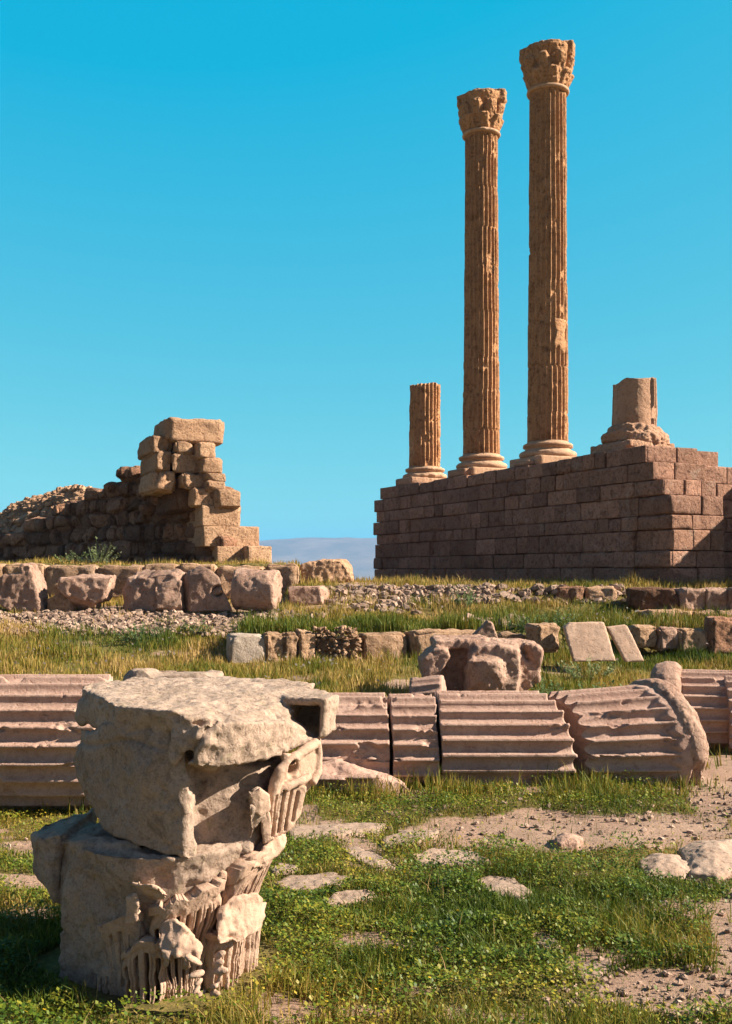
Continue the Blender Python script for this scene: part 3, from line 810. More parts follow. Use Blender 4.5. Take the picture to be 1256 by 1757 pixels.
# short smooth drum lying with its end to the left
V, Fq = revolve([(0.0, 0), (.42, 0), (.50, .04), (.515, .2), (.50, 1.0), (.46, 1.06), (0.0, 1.06)], 64)
V = orient(V, P(404, 1011, Y5+.25), (.93, -.18, -.05)); bm = bmesh.new(); quads_into(bm, V, Fq)
bmesh.ops.recalc_face_normals(bm, faces=bm.faces[:])
o = finish_rock(bm, 'stone_drum', M_FRAG, .035, [(.06, 1.9, 3), (.03, 6, 4), (.01, 16, 3)], seed=14, pits=(.04, 4, .25))
tag(o, 'short smooth drum lying on its side at the right end of the terrace row', 'stone drum', GF, 'thing')
frag('stone_slab', 'low flat moulded slab lying right of the short drum', 'slab', [
    ([(487, 1009), (498, 1006), (556, 1005), (567, 1014), (568, 1038), (487, 1040)], 25.6, .8, .05)], group=GF, seed=15, layers=((.03, 1.6, 3), (.02, 6, 4)), vox=.03)
frag('stone_block', 'brown squared block lying alone between the ledge and the podium', 'block', [
    ([(514, 968), (543, 963), (560, 960), (585, 960), (597, 975), (600, 998), (516, 1002)], 28.0, 1.0, .06, (.2, 0))], mat=M_PIER, seed=16)

# ---------------------------------------------------------------- low retaining wall of the lower terrace
YW = 21.0
def wallblock(name, label, cat, x0, x1, y0, y1, mat, seed, depth=.5, Y=YW, amp=.05, rad=.06, yaw=0.0, group='blocks of the low terrace wall', n=20, tilt=(0, 0)):
    if Y == YW: Y = YW+.2*((.5*(x0+x1)-628)*YW/F+2.8); yaw = .3
    if x0 > 1080 and Y == 21.6: Y = 22.5; yaw = .22
    a, b = P(x0, y0, Y), P(x1, y1, Y)
    V, Fq = rblock(((a[0]+b[0])/2, Y+depth/2, (a[2]+b[2])/2), (b[0]-a[0]+.02, depth, a[2]-b[2]), yaw, n, rad*.6, amp*1.2, 4, seed, tilt, (5, .09))
    ac = Acc(); ac.add(V, Fq); o = ac.build(name, mat); tag(o, label, cat, group, 'thing'); return o
wallblock('wall_block', 'pale grey squared block at the left end of the low terrace wall', 'block', 389, 450, 1089, 1146, M_GREYBLOCK, 71, yaw=.06, amp=.03)
wallblock('wall_block', 'ochre pitted block beside the pale grey end block', 'block', 451, 481, 1087, 1142, M_WALL, 72, amp=.08)
wallblock('wall_block', 'narrow rounded ochre block between two joints of the low terrace wall', 'block', 482, 507, 1087, 1140, M_WALL, 73, amp=.09, rad=.1)
wallblock('wall_block', 'ochre block with a worn top just left of the rubble infill', 'block', 508, 537, 1084, 1142, M_WALL, 74, amp=.07, rad=.08)
wallblock('wall_block', 'light pitted block right of the rubble infill in the low terrace wall', 'block', 618, 694, 1087, 1142, M_WALL, 76, amp=.05)
wallblock('wall_block', 'longest light block of the low terrace wall, left of the broken capital', 'block', 695, 830, 1083, 1138, M_WALL, 77, amp=.06)
acc = Acc(); wr = random.Random(55)
for _ in range(330):
    px = wr.uniform(538, 618); py = wr.uniform(1076, 1142); s = wr.uniform(.03, .10)
    c = P(px, py, YW+.37+wr.uniform(.02, .3))
    V, Fq = rblock(c, (s*1.5, s, s*.8), wr.uniform(0, 3), 4, s*.1, s*.3, 5, wr.randint(0, 999), (wr.uniform(-.5, .5), wr.uniform(-.5, .5)), (4, .3)); acc.add(V, Fq)
V, Fq = rblock(P(578, 1116, YW+.75), (.95, .5, .55), 0, 8, .1, .12, 4, 5); acc.add(V, Fq, .2)
o = acc.build('rubble_infill', M_WALL, smooth=False); tag(o, 'patch of small rubble stones filling a gap in the low terrace wall', 'rubble', None, 'thing')
frag('pointed_stone', 'upright pointed pink stone standing behind the broken capital', 'stone', [
    ([(806, 1106), (812, 1090), (838, 1064), (846, 1068), (858, 1104), (856, 1112), (806, 1112)], 20.4, .4, .06)], seed=18, vox=.025, layers=((.02, 2, 3), (.015, 7, 3)))
wallblock('wall_block', 'rough low block just right of the pointed stone', 'block', 858, 902, 1088, 1112, M_WALL, 78, amp=.06, Y=21.1)
wallblock('wall_block', 'upright squared block with a lit pitted side left of the tilted slabs', 'block', 912, 956, 1072, 1118, M_WALL, 79, Y=20.8, yaw=.45, amp=.05)
def tilted(label, poly, seed):
    frag('tilted_slab', label, 'slab', [(poly, 20.2, .22, .03, (0, 0), .6)], mat=M_CAP2, facets=(0, 0), vox=.022, layers=((.02, 1.5, 3), (.008, 7, 3)), seed=seed, group='pale slabs leaning against the lower terrace', pits=(.006, 9, .3), tint=.9)
tilted('wide pale slab leaning back, the larger of two tilted slabs', [(974, 1078), (986, 1070), (1046, 1070), (1058, 1135), (985, 1137)], 31)
tilted('narrow pale slab leaning back with a raised right edge', [(1049, 1077), (1085, 1074), (1107, 1136), (1074, 1137)], 32)
for i, (x0, x1, y0, y1, mt, lab) in enumerate((
        (1088, 1126, 1074, 1112, M_WALL, 'light rough block directly right of the tilted slabs'),
        (1128, 1162, 1078, 1115, M_FRAG, 'pinkish cracked block second to the right of the tilted slabs'),
        (1164, 1215, 1080, 1118, M_WALL, 'wide rough block third to the right of the tilted slabs'),
        (1217, 1275, 1060, 1124, M_RUIN, 'dark reddish block at the right edge under the upper courses'))):
    wallblock('wall_block', lab, 'block', x0, x1, y0, y1, mt, 80+i, Y=21.6, amp=.06, yaw=.08, group='blocks of the right terrace steps')
# upper right blocks
for i, (x0, x1, y0, y1, Yq, yaw, mt, lab) in enumerate((
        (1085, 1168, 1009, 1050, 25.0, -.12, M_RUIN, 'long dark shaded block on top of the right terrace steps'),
        (1169, 1208, 1010, 1050, 24.8, .18, M_FRAG, 'lit pink block next to the long dark block'),
        (1209, 1250, 1011, 1050, 24.8, .1, M_FRAG, 'rounded lit block near the right edge of the upper step'),
        (1251, 1300, 1009, 1050, 24.7, .1, M_FRAG, 'block cut by the right edge of the photo on the upper step'),
        (1106, 1188, 1048, 1086, 24.3, .06, M_WALL, 'wide weathered block below the long dark block'),
        (1189, 1232, 1049, 1090, 24.3, .08, M_WALL, 'vertically furrowed block below the lit pink block'),
        (1233, 1290, 1049, 1092, 24.3, .05, M_WALL, 'furrowed block at the right edge in the lower step'),
        (958, 1004, 1007, 1034, 26.0, .0, M_RUIN, 'small dark block half buried in the bank under the podium'),
        (1006, 1060, 1007, 1036, 26.1, .0, M_WALL, 'light rough stretch of kerb right of the small dark block'))):
    wallblock('step_block', lab, 'block', x0, x1, y0, y1, mt, 90+i, Y=Yq, yaw=yaw, amp=.06, depth=.8, group='blocks of the right terrace steps')

# ---------------------------------------------------------------- broken capital behind the fallen columns
Yk = 17.0
def capgroove(V, N):
    px = 628+V[:, 0]*F/V[:, 1]; py = 980+(EYE-V[:, 2])*F/V[:, 1]
    d = np.abs((px-(895+np.clip(py-1105, -20, 60)*.45)))
    return -.10*np.exp(-(d/5)**2)*(py < 1135)*(py > 1100)
frag('broken_capital', 'broken corinthian capital lying behind the fallen shafts, below the pointed stone', 'capital', [
    ([(722, 1135), (733, 1120), (752, 1109), (768, 1112), (774, 1125), (760, 1150), (745, 1200), (735, 1200), (728, 1165)], Yk-.25, .9, .1),
    ([(745, 1104), (760, 1100), (835, 1100), (870, 1110), (870, 1205), (752, 1205)], Yk+.12, 1.0, .04),
    ([(745, 1106), (748, 1099), (800, 1098), (836, 1098), (850, 1106), (840, 1112), (750, 1112)], Yk-.1, 1.2, .02),
    ([(797, 1150), (803, 1122), (818, 1106), (860, 1102), (895, 1112), (898, 1160), (890, 1205), (800, 1205)], Yk-.35, 1.1, .12),
    ([(840, 1102), (905, 1102), (925, 1106), (934, 1118), (930, 1135), (928, 1170), (915, 1178), (896, 1205), (850, 1205)], Yk, 1.3, .06),
    ('h', [(800, 1135, Yk-.5), (845, 1135, Yk-.55), (880, 1140, Yk-.3), (805, 1190, Yk-.4), (870, 1200, Yk-.3), (840, 1110, Yk), (880, 1110, Yk+.2)]),
    ], seed=23, vox=.024, layers=((.035, 2.0, 3), (.028, 5, -4), (.012, 16, 3)), extra=capgroove, pits=(.01, 7, .3), tint=.75, facets=(0, 0))
V, Fq = fluted(.5, .3, .3, 14, 7, 12, .03, 61, .02)
V = orient(V, P(708, 1196, 16.2), (1, -.2, .12)); ac = Acc(); ac.add(V, Fq, .3)
tag(ac.build('shaft_fragment', M_DRUM), 'small fluted stone chip in the grass left of the broken capital', 'shaft fragment', None, 'thing')

# ---------------------------------------------------------------- fallen fluted shafts
GS = 'fallen fluted shaft pieces'
def fallen(label, x0, x1, Yc, zc, Rr, seed, axis=(1, 0, 0), k0=0.0, k1=0.0, rfun=None, chip=.06, stop1=0, R1=None, phase=0.0, th=.15, rough=.03, nl=None, tint=None, jag=0.0):
    X0, X1 = (x0-628)*Yc/F, (x1-628)*Yc/F
    L = X1-X0
    # local x is up, local y is depth (axis x up); slanted ends by depth and height
    n0, n1 = rg(seed, rough), rg(seed+1, rough)
    jg = (lambda x, y: jag*np.abs(fbm(np.stack([x*7, y*7, 0*x], -1).reshape(-1, 3), 2, seed).reshape(np.shape(x)))) if jag else (lambda x, y: 0)
    V, Fq = fluted(L, Rr, R1 or Rr, 24, 18, nl or max(30, int(L*60)), .072, seed, chip, 2.3, th,
                   end0=lambda x, y: -k0*y*(-1)+n0(x, y), end1=lambda x, y: k1*y+n1(x, y)+jg(x, y), rfun=rfun, stop1=stop1, phase=phase, capring=9)
    V = orient(V, (X0, Yc, zc), axis)
    a = Acc(); a.add(V, Fq, tint)
    o = a.build('shaft_drum', M_DRUM); tag(o, label, 'column drum', GS, 'thing'); return o
# local frame for axis +X: local x = up (Z), local y = axis x up = X x Z = -Y  (towards the camera)
fallen('largest fallen fluted drum, cut by the left edge of the photo behind the carved block', -190, 186, 11.16, .68, .72, 12, k0=.1, k1=.03, phase=.1, tint=.6, th=.24)
def brk(r, T, Z, ridge, w):       # lower front flank broken away
    y, x = r*np.sin(T), r*np.cos(T)      # y towards camera, x up
    m = (x < -.28+.10*fbm(w*2, 3, 8).reshape(Z.shape)) & (y > -.1)
    return np.where(m, np.minimum(r, .62*r+.05*fbm(w*5, 3, 9).reshape(Z.shape)), r)
fallen('cracked fallen fluted drum right beside the carved foreground capital', 520, 661, 12.7, .34, .69, 25, k0=.0, k1=.06, rfun=brk, chip=.075, th=.02, tint=.5)
fallen('shortest fallen fluted drum, a narrow slice between two cracks', 667, 742, 12.7, .33, .69, 26, k0=.06, k1=.05, rfun=brk, chip=.07, th=.05, tint=.45)
fallen('best preserved fallen fluted drum in the middle with long unbroken ridges', 747, 926, 12.7, .35, .70, 27, k0=.05, k1=.42, chip=.05, th=.34, tint=.55, phase=.05)
# right drum with moulded foot ring
XR0, XR1 = (963-628)*12.7/F, (1108-628)*12.7/F
root = empty('fluted_column_foot', (XR0, 12.7, 0), 'fallen fluted drum ending in a broken moulded ring at the right', 'column drum', GS)
n0 = rg(81, .03); n1 = rg(82, .06)
jagf = lambda x, y: .36*y+n0(x, y)-.09*np.abs(np.sin(np.arctan2(y, x)*12))*(np.hypot(x, y) > .55)
V, Fq = fluted(XR1-XR0, .685, .735, 24, 18, 80, .074, 83, .06, 2.1, .20, end0=jagf, end1=lambda x, y: .46*y, stop1=.16)
V = orient(V, (XR0, 12.7, .36), (1, .03, .03)); a = Acc(); a.add(V, Fq, .5); a.build('shaft', M_DRUM, root)
pr = [(0.0, -.05), (.70, -.05)]
pr += [(.77, -.02), (.815, .03), (.83, .10), (.825, .17), (.79, .23), (.72, .27), (.60, .27), (.0, .25)]
V, Fq = revolve(pr, 120); V = orient(V, (XR1+.02, 12.70, .36), (1, .46, .03))
bm = bmesh.new(); quads_into(bm, V, Fq); bmesh.ops.recalc_face_normals(bm, faces=bm.faces[:])
def ringbreak(V, N):
    rel = V-np.array([XR1+.05, 12.70, .36])
    m = sstep(.05, -.25, rel[:, 2])*sstep(-.2, .1, -rel[:, 1])
    return -.13*m*(.6+fbm(V*3, 3, 4))
finish_rock(bm, 'foot_ring', M_FRAG, .02, [(.03, 2.5, 3), (.012, 7, -3), (.006, 20, 3)], parent=root, seed=87, pits=(.015, 5, .3), extra=ringbreak, tint=.6)
# lower shard in front of the broken drums
frag('fluted_shard', 'low broken sliver of fluted stone lying in front of the cracked drums', 'shaft fragment', [
    ('h', [(540, 1300, 12.0), (575, 1303, 12.0), (620, 1326, 11.95), (735, 1352, 11.9), (742, 1368, 11.9), (640, 1372, 11.75), (530, 1372, 11.75), (530, 1318, 12.0), (535, 1330, 11.78), (650, 1337, 11.75), (640, 1325, 12.3), (545, 1310, 12.4)]),
    ('h', [(540, 1331, 11.72), (660, 1328, 11.72), (655, 1336, 11.66), (540, 1340, 11.66), (600, 1330, 11.9)])],
    mat=M_DRUM, vox=.018, layers=((.03, 2.2, 3), (.015, 8, 3), (.006, 22, 2)), seed=24, group=GS)
# second column further back on the right
Yb = 14.7
V, Fq = fluted(1.05, .63, .62, 24, 18, 60, .07, 91, .05, 2.2, .2, end1=lambda x, y: rg(7, .08)(x, y)+.12*np.abs(np.sin(np.arctan2(y, x)*12))*(np.hypot(x, y) > .5)-.1*y)
root = empty('fluted_column_foot', P(1150, 1240, Yb), 'second fallen column foot further back, its round end disc facing left', 'column drum', GS)
Vw = orient(V, ((1160-628)*Yb/F, Yb, .50), (1, -.10, 0)); a = Acc(); a.add(Vw, Fq, .4); a.build('shaft', M_DRUM, root)
V, Fq = revolve([(0.0, -.30), (.60, -.30), (.68, -.25), (.72, -.12), (.70, .02), (.63, .08), (0.0, .08)], 110)
V = orient(V, ((1158-628)*Yb/F, Yb, .52), (1, -.32, .0)); bm = bmesh.new(); quads_into(bm, V, Fq); bmesh.ops.recalc_face_normals(bm, faces=bm.faces[:])
finish_rock(bm, 'foot_ring', M_FRAG, .022, [(.03, 2, 3), (.015, 7, 4)], parent=root, seed=88, tint=.5)
fallen('fallen fluted drum at the right edge of the photo with a jagged dark end', 1242, 1345, 14.5, .46, .63, 29, axis=(1, -.1, 0), k0=-.1, tint=.45)
# stones behind the carved block
frag('stone_fragment', 'low pale stones just visible over the top of the carved foreground block', 'stone', [
    ([(203, 1163), (212, 1154), (240, 1152), (255, 1160), (345, 1158), (372, 1156), (384, 1162), (390, 1172), (388, 1200), (205, 1200)], 11.9, .6, .06)],
    mat=M_CAP, vox=.022, layers=((.03, 3, 3), (.02, 8, 3)), seed=41)

# ---------------------------------------------------------------- foreground: capital in two carved blocks
CX, CY = -1.245, 6.62
def bell(z):
    return np.interp(z, [-.1, .0, .3, .6, .93, 1.3], [.44, .45, .475, .555, .64, .70])

def acanthus(az, W, z0, topfn, seed, thick=.06, slits=6, slit_d=.085, lip=.05, narrow=.62, skew=0.0):
    """carved leaf standing proud of the bell, broken off along topfn(azimuth); deep drilled channels between its ribs"""
    NU, NV = 230, 110
    U, Vv = np.meshgrid(np.linspace(-1, 1, NU), np.linspace(0, 1, NV))
    env = narrow+(1-narrow)*np.sin(np.clip(Vv/.75, 0, 1)*np.pi/2)
    lob = 1-.13*(np.abs(np.sin(Vv*np.pi*2.6+.5))**4)*(Vv > .1)*(Vv < .9)
    lat = U*W*env*lob+skew*Vv
    a = az+lat/.62
    top = topfn(a)
    w = np.stack([np.cos(a)*2+seed, np.sin(a)*2, Vv*2], -1).reshape(-1, 3)
    top = top+.022*fbm(w*2.2, 3, seed+4).reshape(U.shape)-.05*np.clip(fbm(w*np.array([7, 7, 0])+3, 3, seed+6).reshape(U.shape)-.05, 0, 1)
    zc = z0+(top-z0)*Vv
    r0 = bell(zc)
    s_ = U*slits/2.0+.5*(slits % 2 == 0)
    fr_ = np.abs(((s_+.5) % 1.0)-.5)
    slit_lo = .10+.10*np.abs(U); slit_hi = .86-.14*np.abs(U)
    slit = sstep(.27, .32, fr_)*sstep(slit_lo, slit_lo+.08, Vv)*(1-sstep(slit_hi-.06, slit_hi, Vv))
    groove = np.exp(-((fr_)/.10)**2)*.35*(np.abs(U) > .12)
    prof = 1-np.abs(U)**8
    nz = fbm(w*3, 4, seed).reshape(U.shape); nz2 = fbm(w*9, 3, seed+1).reshape(U.shape)
    rimk = 1-sstep(.78, .88, Vv)
    h = thick*prof*(.85+rimk*(.15*np.cos(fr_*np.pi)-.05-groove*.35))+lip*sstep(.55, 1, Vv)*prof+.008*nz+.004*nz2-.03*np.clip(nz-.25, 0, 1)
    h = h-slit_d*slit*prof-.02*slit
    def place(h_, z_):
        r_ = r0+h_
        return np.stack([CX+r_*np.cos(a), CY+r_*np.sin(a), z_], -1).reshape(-1, 3)
    Fr = place(h, zc); Bk = place(np.full_like(h, -.08), zc)
    ii = (np.arange(NV-1)[:, None]*NU+np.arange(NU-1)[None, :]).ravel()
    q = np.stack([ii, ii+1, ii+NU+1, ii+NU], -1); n = NU*NV
    e = []
    for j in range(NV-1):
        e.append((j*NU, (j+1)*NU, n+(j+1)*NU, n+j*NU)); e.append(((j+1)*NU+NU-1, j*NU+NU-1, n+j*NU+NU-1, n+(j+1)*NU+NU-1))
    for i in range(NU-1):
        e.append((i+1, i, n+i, n+i+1)); t0 = (NV-1)*NU; e.append((t0+i, t0+i+1, n+t0+i+1, n+t0+i))
    return np.concatenate([Fr, Bk]), np.concatenate([q, (q+n)[:, ::-1], np.array(e)])

low = empty('capital_lower_block', (CX, CY, 0), 'lower carved block of the foreground capital with two rows of acanthus leaves', 'capital')
bm = bmesh.new()
zs_ = np.linspace(-.12, .85, 14)
V, Fq = revolve([(0.0, -.12)]+[(float(bell(z))-.045, z) for z in zs_]+[(0.0, .86)], 64)
quads_into(bm, V+np.array([CX, CY, 0]), Fq)
bmesh.ops.recalc_face_normals(bm, faces=bm.faces[:])
# broken left side: heavy lobe plus remaining mass
hull_into(bm, [P(*p) for p in ((54, 1432, 6.75), (75, 1412, 6.9), (165, 1386, 7.15), (106, 1432, 6.5), (104, 1560, 6.5), (84, 1540, 6.65), (58, 1490, 6.75), (66, 1440, 6.55), (170, 1440, 7.0), (150, 1560, 7.0))])
hull_into(bm, [P(*p) for p in ((96, 1436, 6.62), (175, 1412, 6.85), (180, 1440, 6.45), (110, 1445, 6.5), (104, 1555, 6.56), (170, 1580, 6.45), (160, 1560, 6.9), (160, 1400, 7.1))])
hull_into(bm, [P(*p) for p in ((112, 1442, 6.35), (165, 1425, 6.6), (240, 1448, 6.2), (112, 1530, 6.4), (108, 1600, 6.42), (104, 1700, 6.42), (240, 1700, 6.1), (240, 1560, 6.08), (200, 1560, 6.8), (150, 1700, 6.8))])
hull_into(bm, [P(*p) for p in ((160, 1440, 6.35), (240, 1462, 6.12), (300, 1475, 6.05), (240, 1560, 6.12), (180, 1560, 6.2), (250, 1560, 6.6), (330, 1480, 6.7))])
def lowx(V, N):
    px = 628+V[:, 0]*F/V[:, 1]; py = 980+(EYE-V[:, 2])*F/V[:, 1]
    d = -.05*np.exp(-((px-(108-np.clip(py-1440, 0, 120)*.05))/7)**2)*(py > 1435)*(py < 1600)*(V[:, 1] < 6.8)
    return d
finish_rock(bm, 'body', M_CAP, .014, [(.045, 2.2, 3), (.022, 5, -4), (.009, 20, 4)], parent=low, seed=61, pits=(.012, 11, .3), tint=.4, extra=lowx)
deg = math.radians
def top_upper(a): return np.interp(a, np.radians([-125, -108, -90, -70, -50, -30, -10, 40]), [.42, .50, .56, .63, .70, .80, .87, .88])
def top_lower(a): return np.interp(a, np.radians([-150, -120, -105, -95, -60, -40, 10, 60]), [.10, .17, .30, .37, .37, .36, .38, .38])
for i, (az, W, z0_, fn, sl, th_, lip_, nar, skw) in enumerate((
        (deg(-114), .20, .0, top_upper, 5, .05, .01, .7, .0), (deg(-70), .255, .0, top_upper, 8, .055, .03, .6, .02), (deg(-24), .25, .0, top_upper, 8, .06, .06, .6, .02), (deg(22), .25, .0, top_upper, 8, .06, .07, .6, .0),
        (deg(-95), .175, -.08, top_lower, 5, .115, .02, .85, .0), (deg(-41), .17, -.08, top_lower, 5, .115, .02, .8, .0), (deg(0), .19, -.08, top_lower, 5, .115, .02, .8, .0), (deg(-132), .17, -.08, top_lower, 5, .07, .0, .8, .0))):
    V, Fq = acanthus(az, W, z0_, fn, 30+i, th_, sl, th_+.075, lip_, nar, skw)
    a = Acc(); a.add(V, Fq, .55); a.build('acanthus_leaf', M_CAP2, low)
# broken leaf tips: rough lumps of stone
def lump(name, pts, parent, seed, vox=.010, amp=.02, mat=None):
    bm = bmesh.new()
    for h_ in pts: hull_into(bm, [P(*p) for p in h_])
    return finish_rock(bm, name, mat or M_CAP2, vox, [(amp, 5, 3), (amp*.7, 9, -3), (.005, 30, 2)], parent=parent, seed=seed, pits=(.006, 14, .25), tint=.6, facets=(7, .14))
lump('leaf_tip', [[(266, 1582, 6.00), (300, 1574, 5.98), (334, 1588, 5.98), (349, 1622, 5.96), (342, 1646, 5.95), (302, 1642, 5.90), (274, 1632, 5.93), (262, 1602, 5.98), (300, 1590, 6.2), (325, 1630, 6.2)], [(278, 1630, 5.92), (292, 1632, 5.90), (288, 1662, 5.92), (280, 1660, 5.95), (290, 1650, 6.1)], [(314, 1640, 5.92), (326, 1640, 5.92), (322, 1664, 5.92), (316, 1660, 5.95), (322, 1650, 6.1)]], low, 71, amp=.025)
lump('leaf_tip', [[(372, 1560, 6.12), (400, 1535, 6.15), (440, 1530, 6.25), (466, 1545, 6.4), (462, 1585, 6.35), (440, 1612, 6.2), (375, 1628, 6.0), (372, 1600, 6.02), (420, 1580, 6.5)]], low, 72)
lump('leaf_tip', [[(420, 1480, 6.2), (448, 1465, 6.3), (470, 1440, 6.4), (495, 1425, 6.5), (490, 1450, 6.45), (452, 1490, 6.3), (430, 1492, 6.2), (460, 1450, 6.6)]], low, 73, amp=.025)
lump('leaf_tip', [[(222, 1512, 5.98), (250, 1515, 5.94), (298, 1528, 5.97), (300, 1545, 6.0), (262, 1540, 6.0), (255, 1540, 6.15)], [(218, 1540, 5.98), (235, 1530, 5.96), (240, 1580, 5.98), (215, 1590, 6.0), (230, 1560, 6.1)]], low, 74, amp=.02)

def leaflets(rows, seed):
    bm = bmesh.new()
    for (xa, ya, xb, yb, Yq, r_) in rows:
        pa, pb = Vector(P(xa, ya, Yq)), Vector(P(xb, yb, Yq+.03)); d = pb-pa
        pts = []
        for t, k_ in ((0, .45), (.25, .9), (.6, 1), (.9, .7), (1, .35)):
            for an in range(8):
                c_ = pa+d*t; x_ = d.normalized().cross(Vector((0, 1, 0)))
                pts.append(c_+x_*(r_*k_*math.cos(an*math.pi/4))+Vector((0, 1, 0))*(r_*1.5*k_*math.sin(an*math.pi/4)))
        hull_into(bm, pts)
    return finish_rock(bm, 'leaflets', M_CAP2, .007, [(.006, 9, 3)], parent=low, seed=seed, tint=.6)
leaflets([(386, 1634, 368, 1642, 5.93, .020), (384, 1650, 364, 1655, 5.90, .020), (392, 1664, 363, 1668, 5.88, .022), (380, 1674, 372, 1690, 5.88, .017), (374, 1690, 360, 1694, 5.86, .018), (378, 1704, 360, 1706, 5.85, .018), (392, 1676, 388, 1698, 5.9, .016)], 101)
leaflets([(318, 1640, 346, 1655, 5.88, .020), (322, 1676, 350, 1668, 5.86, .022), (334, 1690, 348, 1680, 5.86, .016), (330, 1706, 344, 1690, 5.85, .017), (338, 1712, 352, 1700, 5.85, .016)], 102)
up = empty('capital_upper_block', (CX, CY, .9), 'upper block of the foreground capital with a flat sunlit top and broken overhanging slab', 'capital')
bm = bmesh.new()
hull_into(bm, [P(*p) for p in ((138, 1250, 6.75), (200, 1238, 6.3), (290, 1245, 6.08), (318, 1290, 6.05), (129, 1290, 6.78), (131, 1318, 6.72), (240, 1350, 6.1), (318, 1370, 6.06),
                               (163, 1396, 6.72), (178, 1420, 6.45), (235, 1452, 6.16), (318, 1476, 6.05), (338, 1478, 6.12), (330, 1300, 6.3), (340, 1400, 6.5), (200, 1330, 7.3), (330, 1330, 7.4), (300, 1400, 7.0))])
hull_into(bm, [P(*p) for p in ((325, 1300, 6.40), (345, 1475, 6.24), (430, 1465, 6.30), (440, 1320, 6.46), (505, 1290, 6.75), (480, 1400, 6.75), (300, 1300, 7.2), (480, 1300, 7.4), (330, 1420, 6.9), (440, 1400, 7.2))])
hull_into(bm, [P(*p) for p in ((300, 1235, 6.2), (360, 1240, 6.22), (420, 1250, 6.4), (360, 1320, 6.2), (300, 1310, 6.2), (330, 1240, 6.9), (420, 1320, 6.9), (330, 1330, 6.9))])
# wedge left standing between shade and leaf stalks
hull_into(bm, [P(*p) for p in ((424, 1358, 6.2), (440, 1350, 6.22), (462, 1372, 6.3), (455, 1400, 6.3), (430, 1400, 6.22), (428, 1440, 6.3), (450, 1350, 6.5), (440, 1440, 6.5))])
def upx(V, N):
    px = 628+V[:, 0]*F/V[:, 1]; py = 980+(EYE-V[:, 2])*F/V[:, 1]
    d = .0*px
    d -= .02*np.exp(-((py-(1273+.06*(px-170)+6*np.sin(px*.05)))/3.5)**2)*(px < 300)*(V[:, 1] < 6.9)      # crack along the left face
    d -= .05*np.exp(-((px-158)/12)**2-((py-1245)/12)**2)
    return d
finish_rock(bm, 'bell', M_CAP, .014, [(.04, 2.4, 3), (.018, 5, -4), (.008, 22, 4)], parent=up, seed=63, pits=(.012, 12, .3), tint=.4, extra=upx)
bm = bmesh.new()
hull_into(bm, [P(*p) for p in ((140, 1181, 7.0), (200, 1211, 6.25), (290, 1219, 6.03), (318, 1232, 6.0), (420, 1240, 6.12), (488, 1240, 6.45), (497, 1206, 6.9), (540, 1174, 7.5), (480, 1166, 7.7), (400, 1164, 7.8), (230, 1164, 7.75), (155, 1172, 7.35),
                               (140, 1225, 6.95), (158, 1245, 6.8), (200, 1262, 6.28), (290, 1265, 6.1), (480, 1285, 6.6), (400, 1290, 6.5), (500, 1230, 7.5), (250, 1215, 7.7))])
hull_into(bm, [P(*p) for p in ((338, 1250, 5.98), (352, 1242, 5.97), (420, 1240, 6.1), (490, 1240, 6.42), (318, 1314, 5.99), (340, 1318, 5.97), (395, 1313, 6.08), (480, 1298, 6.38), (522, 1274, 6.62), (545, 1262, 6.75), (492, 1225, 6.75), (420, 1235, 6.6), (400, 1300, 6.6), (330, 1300, 6.4))])
# lower left corner knob and rough broken arris
hull_into(bm, [P(*p) for p in ((136, 1200, 6.95), (128, 1232, 6.9), (140, 1246, 6.85), (165, 1222, 6.7), (160, 1200, 6.75), (160, 1240, 7.1))])
hull_into(bm, [P(*p) for p in ((296, 1240, 6.03), (322, 1236, 6.0), (340, 1245, 6.0), (318, 1290, 6.0), (300, 1312, 6.02), (290, 1300, 6.05), (320, 1280, 6.3))])
# right horn: a side wall, a thin roof and the back of a deep niche
hull_into(bm, [P(*p) for p in ((553, 1203, 6.62), (582, 1195, 6.85), (560, 1188, 7.4), (549, 1268, 6.60), (573, 1252, 6.85), (550, 1240, 7.3), (562, 1200, 6.62), (558, 1262, 6.62))])
hull_into(bm, [P(*p) for p in ((486, 1198, 6.75), (556, 1200, 6.60), (582, 1193, 6.85), (548, 1184, 7.4), (490, 1180, 7.5), (486, 1208, 6.75), (556, 1210, 6.62), (580, 1206, 6.9), (500, 1200, 7.4))])
hull_into(bm, [P(*p) for p in ((480, 1205, 7.15), (556, 1205, 7.05), (556, 1265, 7.0), (480, 1270, 7.1), (500, 1210, 7.4), (550, 1260, 7.3))])
hull_into(bm, [P(*p) for p in ((488, 1264, 6.45), (546, 1266, 6.64), (550, 1275, 6.7), (490, 1285, 6.45), (500, 1262, 7.1), (550, 1260, 7.1))])
def abx(V, N):
    px = 628+V[:, 0]*F/V[:, 1]; py = 980+(EYE-V[:, 2])*F/V[:, 1]
    top = N[:, 2] > .75
    d = np.where(top, .008*fbm(V*3, 4, 5), 0)
    d -= .028*np.exp(-((px-283)/12)**2-((py-1189)/2.6)**2)*top
    # rough broken face
    m = (px > 290)*(px < 375)*(py > 1238)*(py < 1325)*(~top)
    d += m*.03*fbm(V*11, 3, 6)
    # dark slanting gash
    g_ = np.abs((px-352)-(1258-py)*.75)
    d -= .035*np.exp(-(g_/6)**2)*(py > 1236)*(py < 1335)*(px < 375)
    return d
finish_rock(bm, 'abacus', M_CAP, .013, [(.012, 2.2, 3), (.014, 7, -4), (.007, 24, 4)], parent=up, seed=67, pits=(.012, 12, .28), tint=.85, extra=abx)

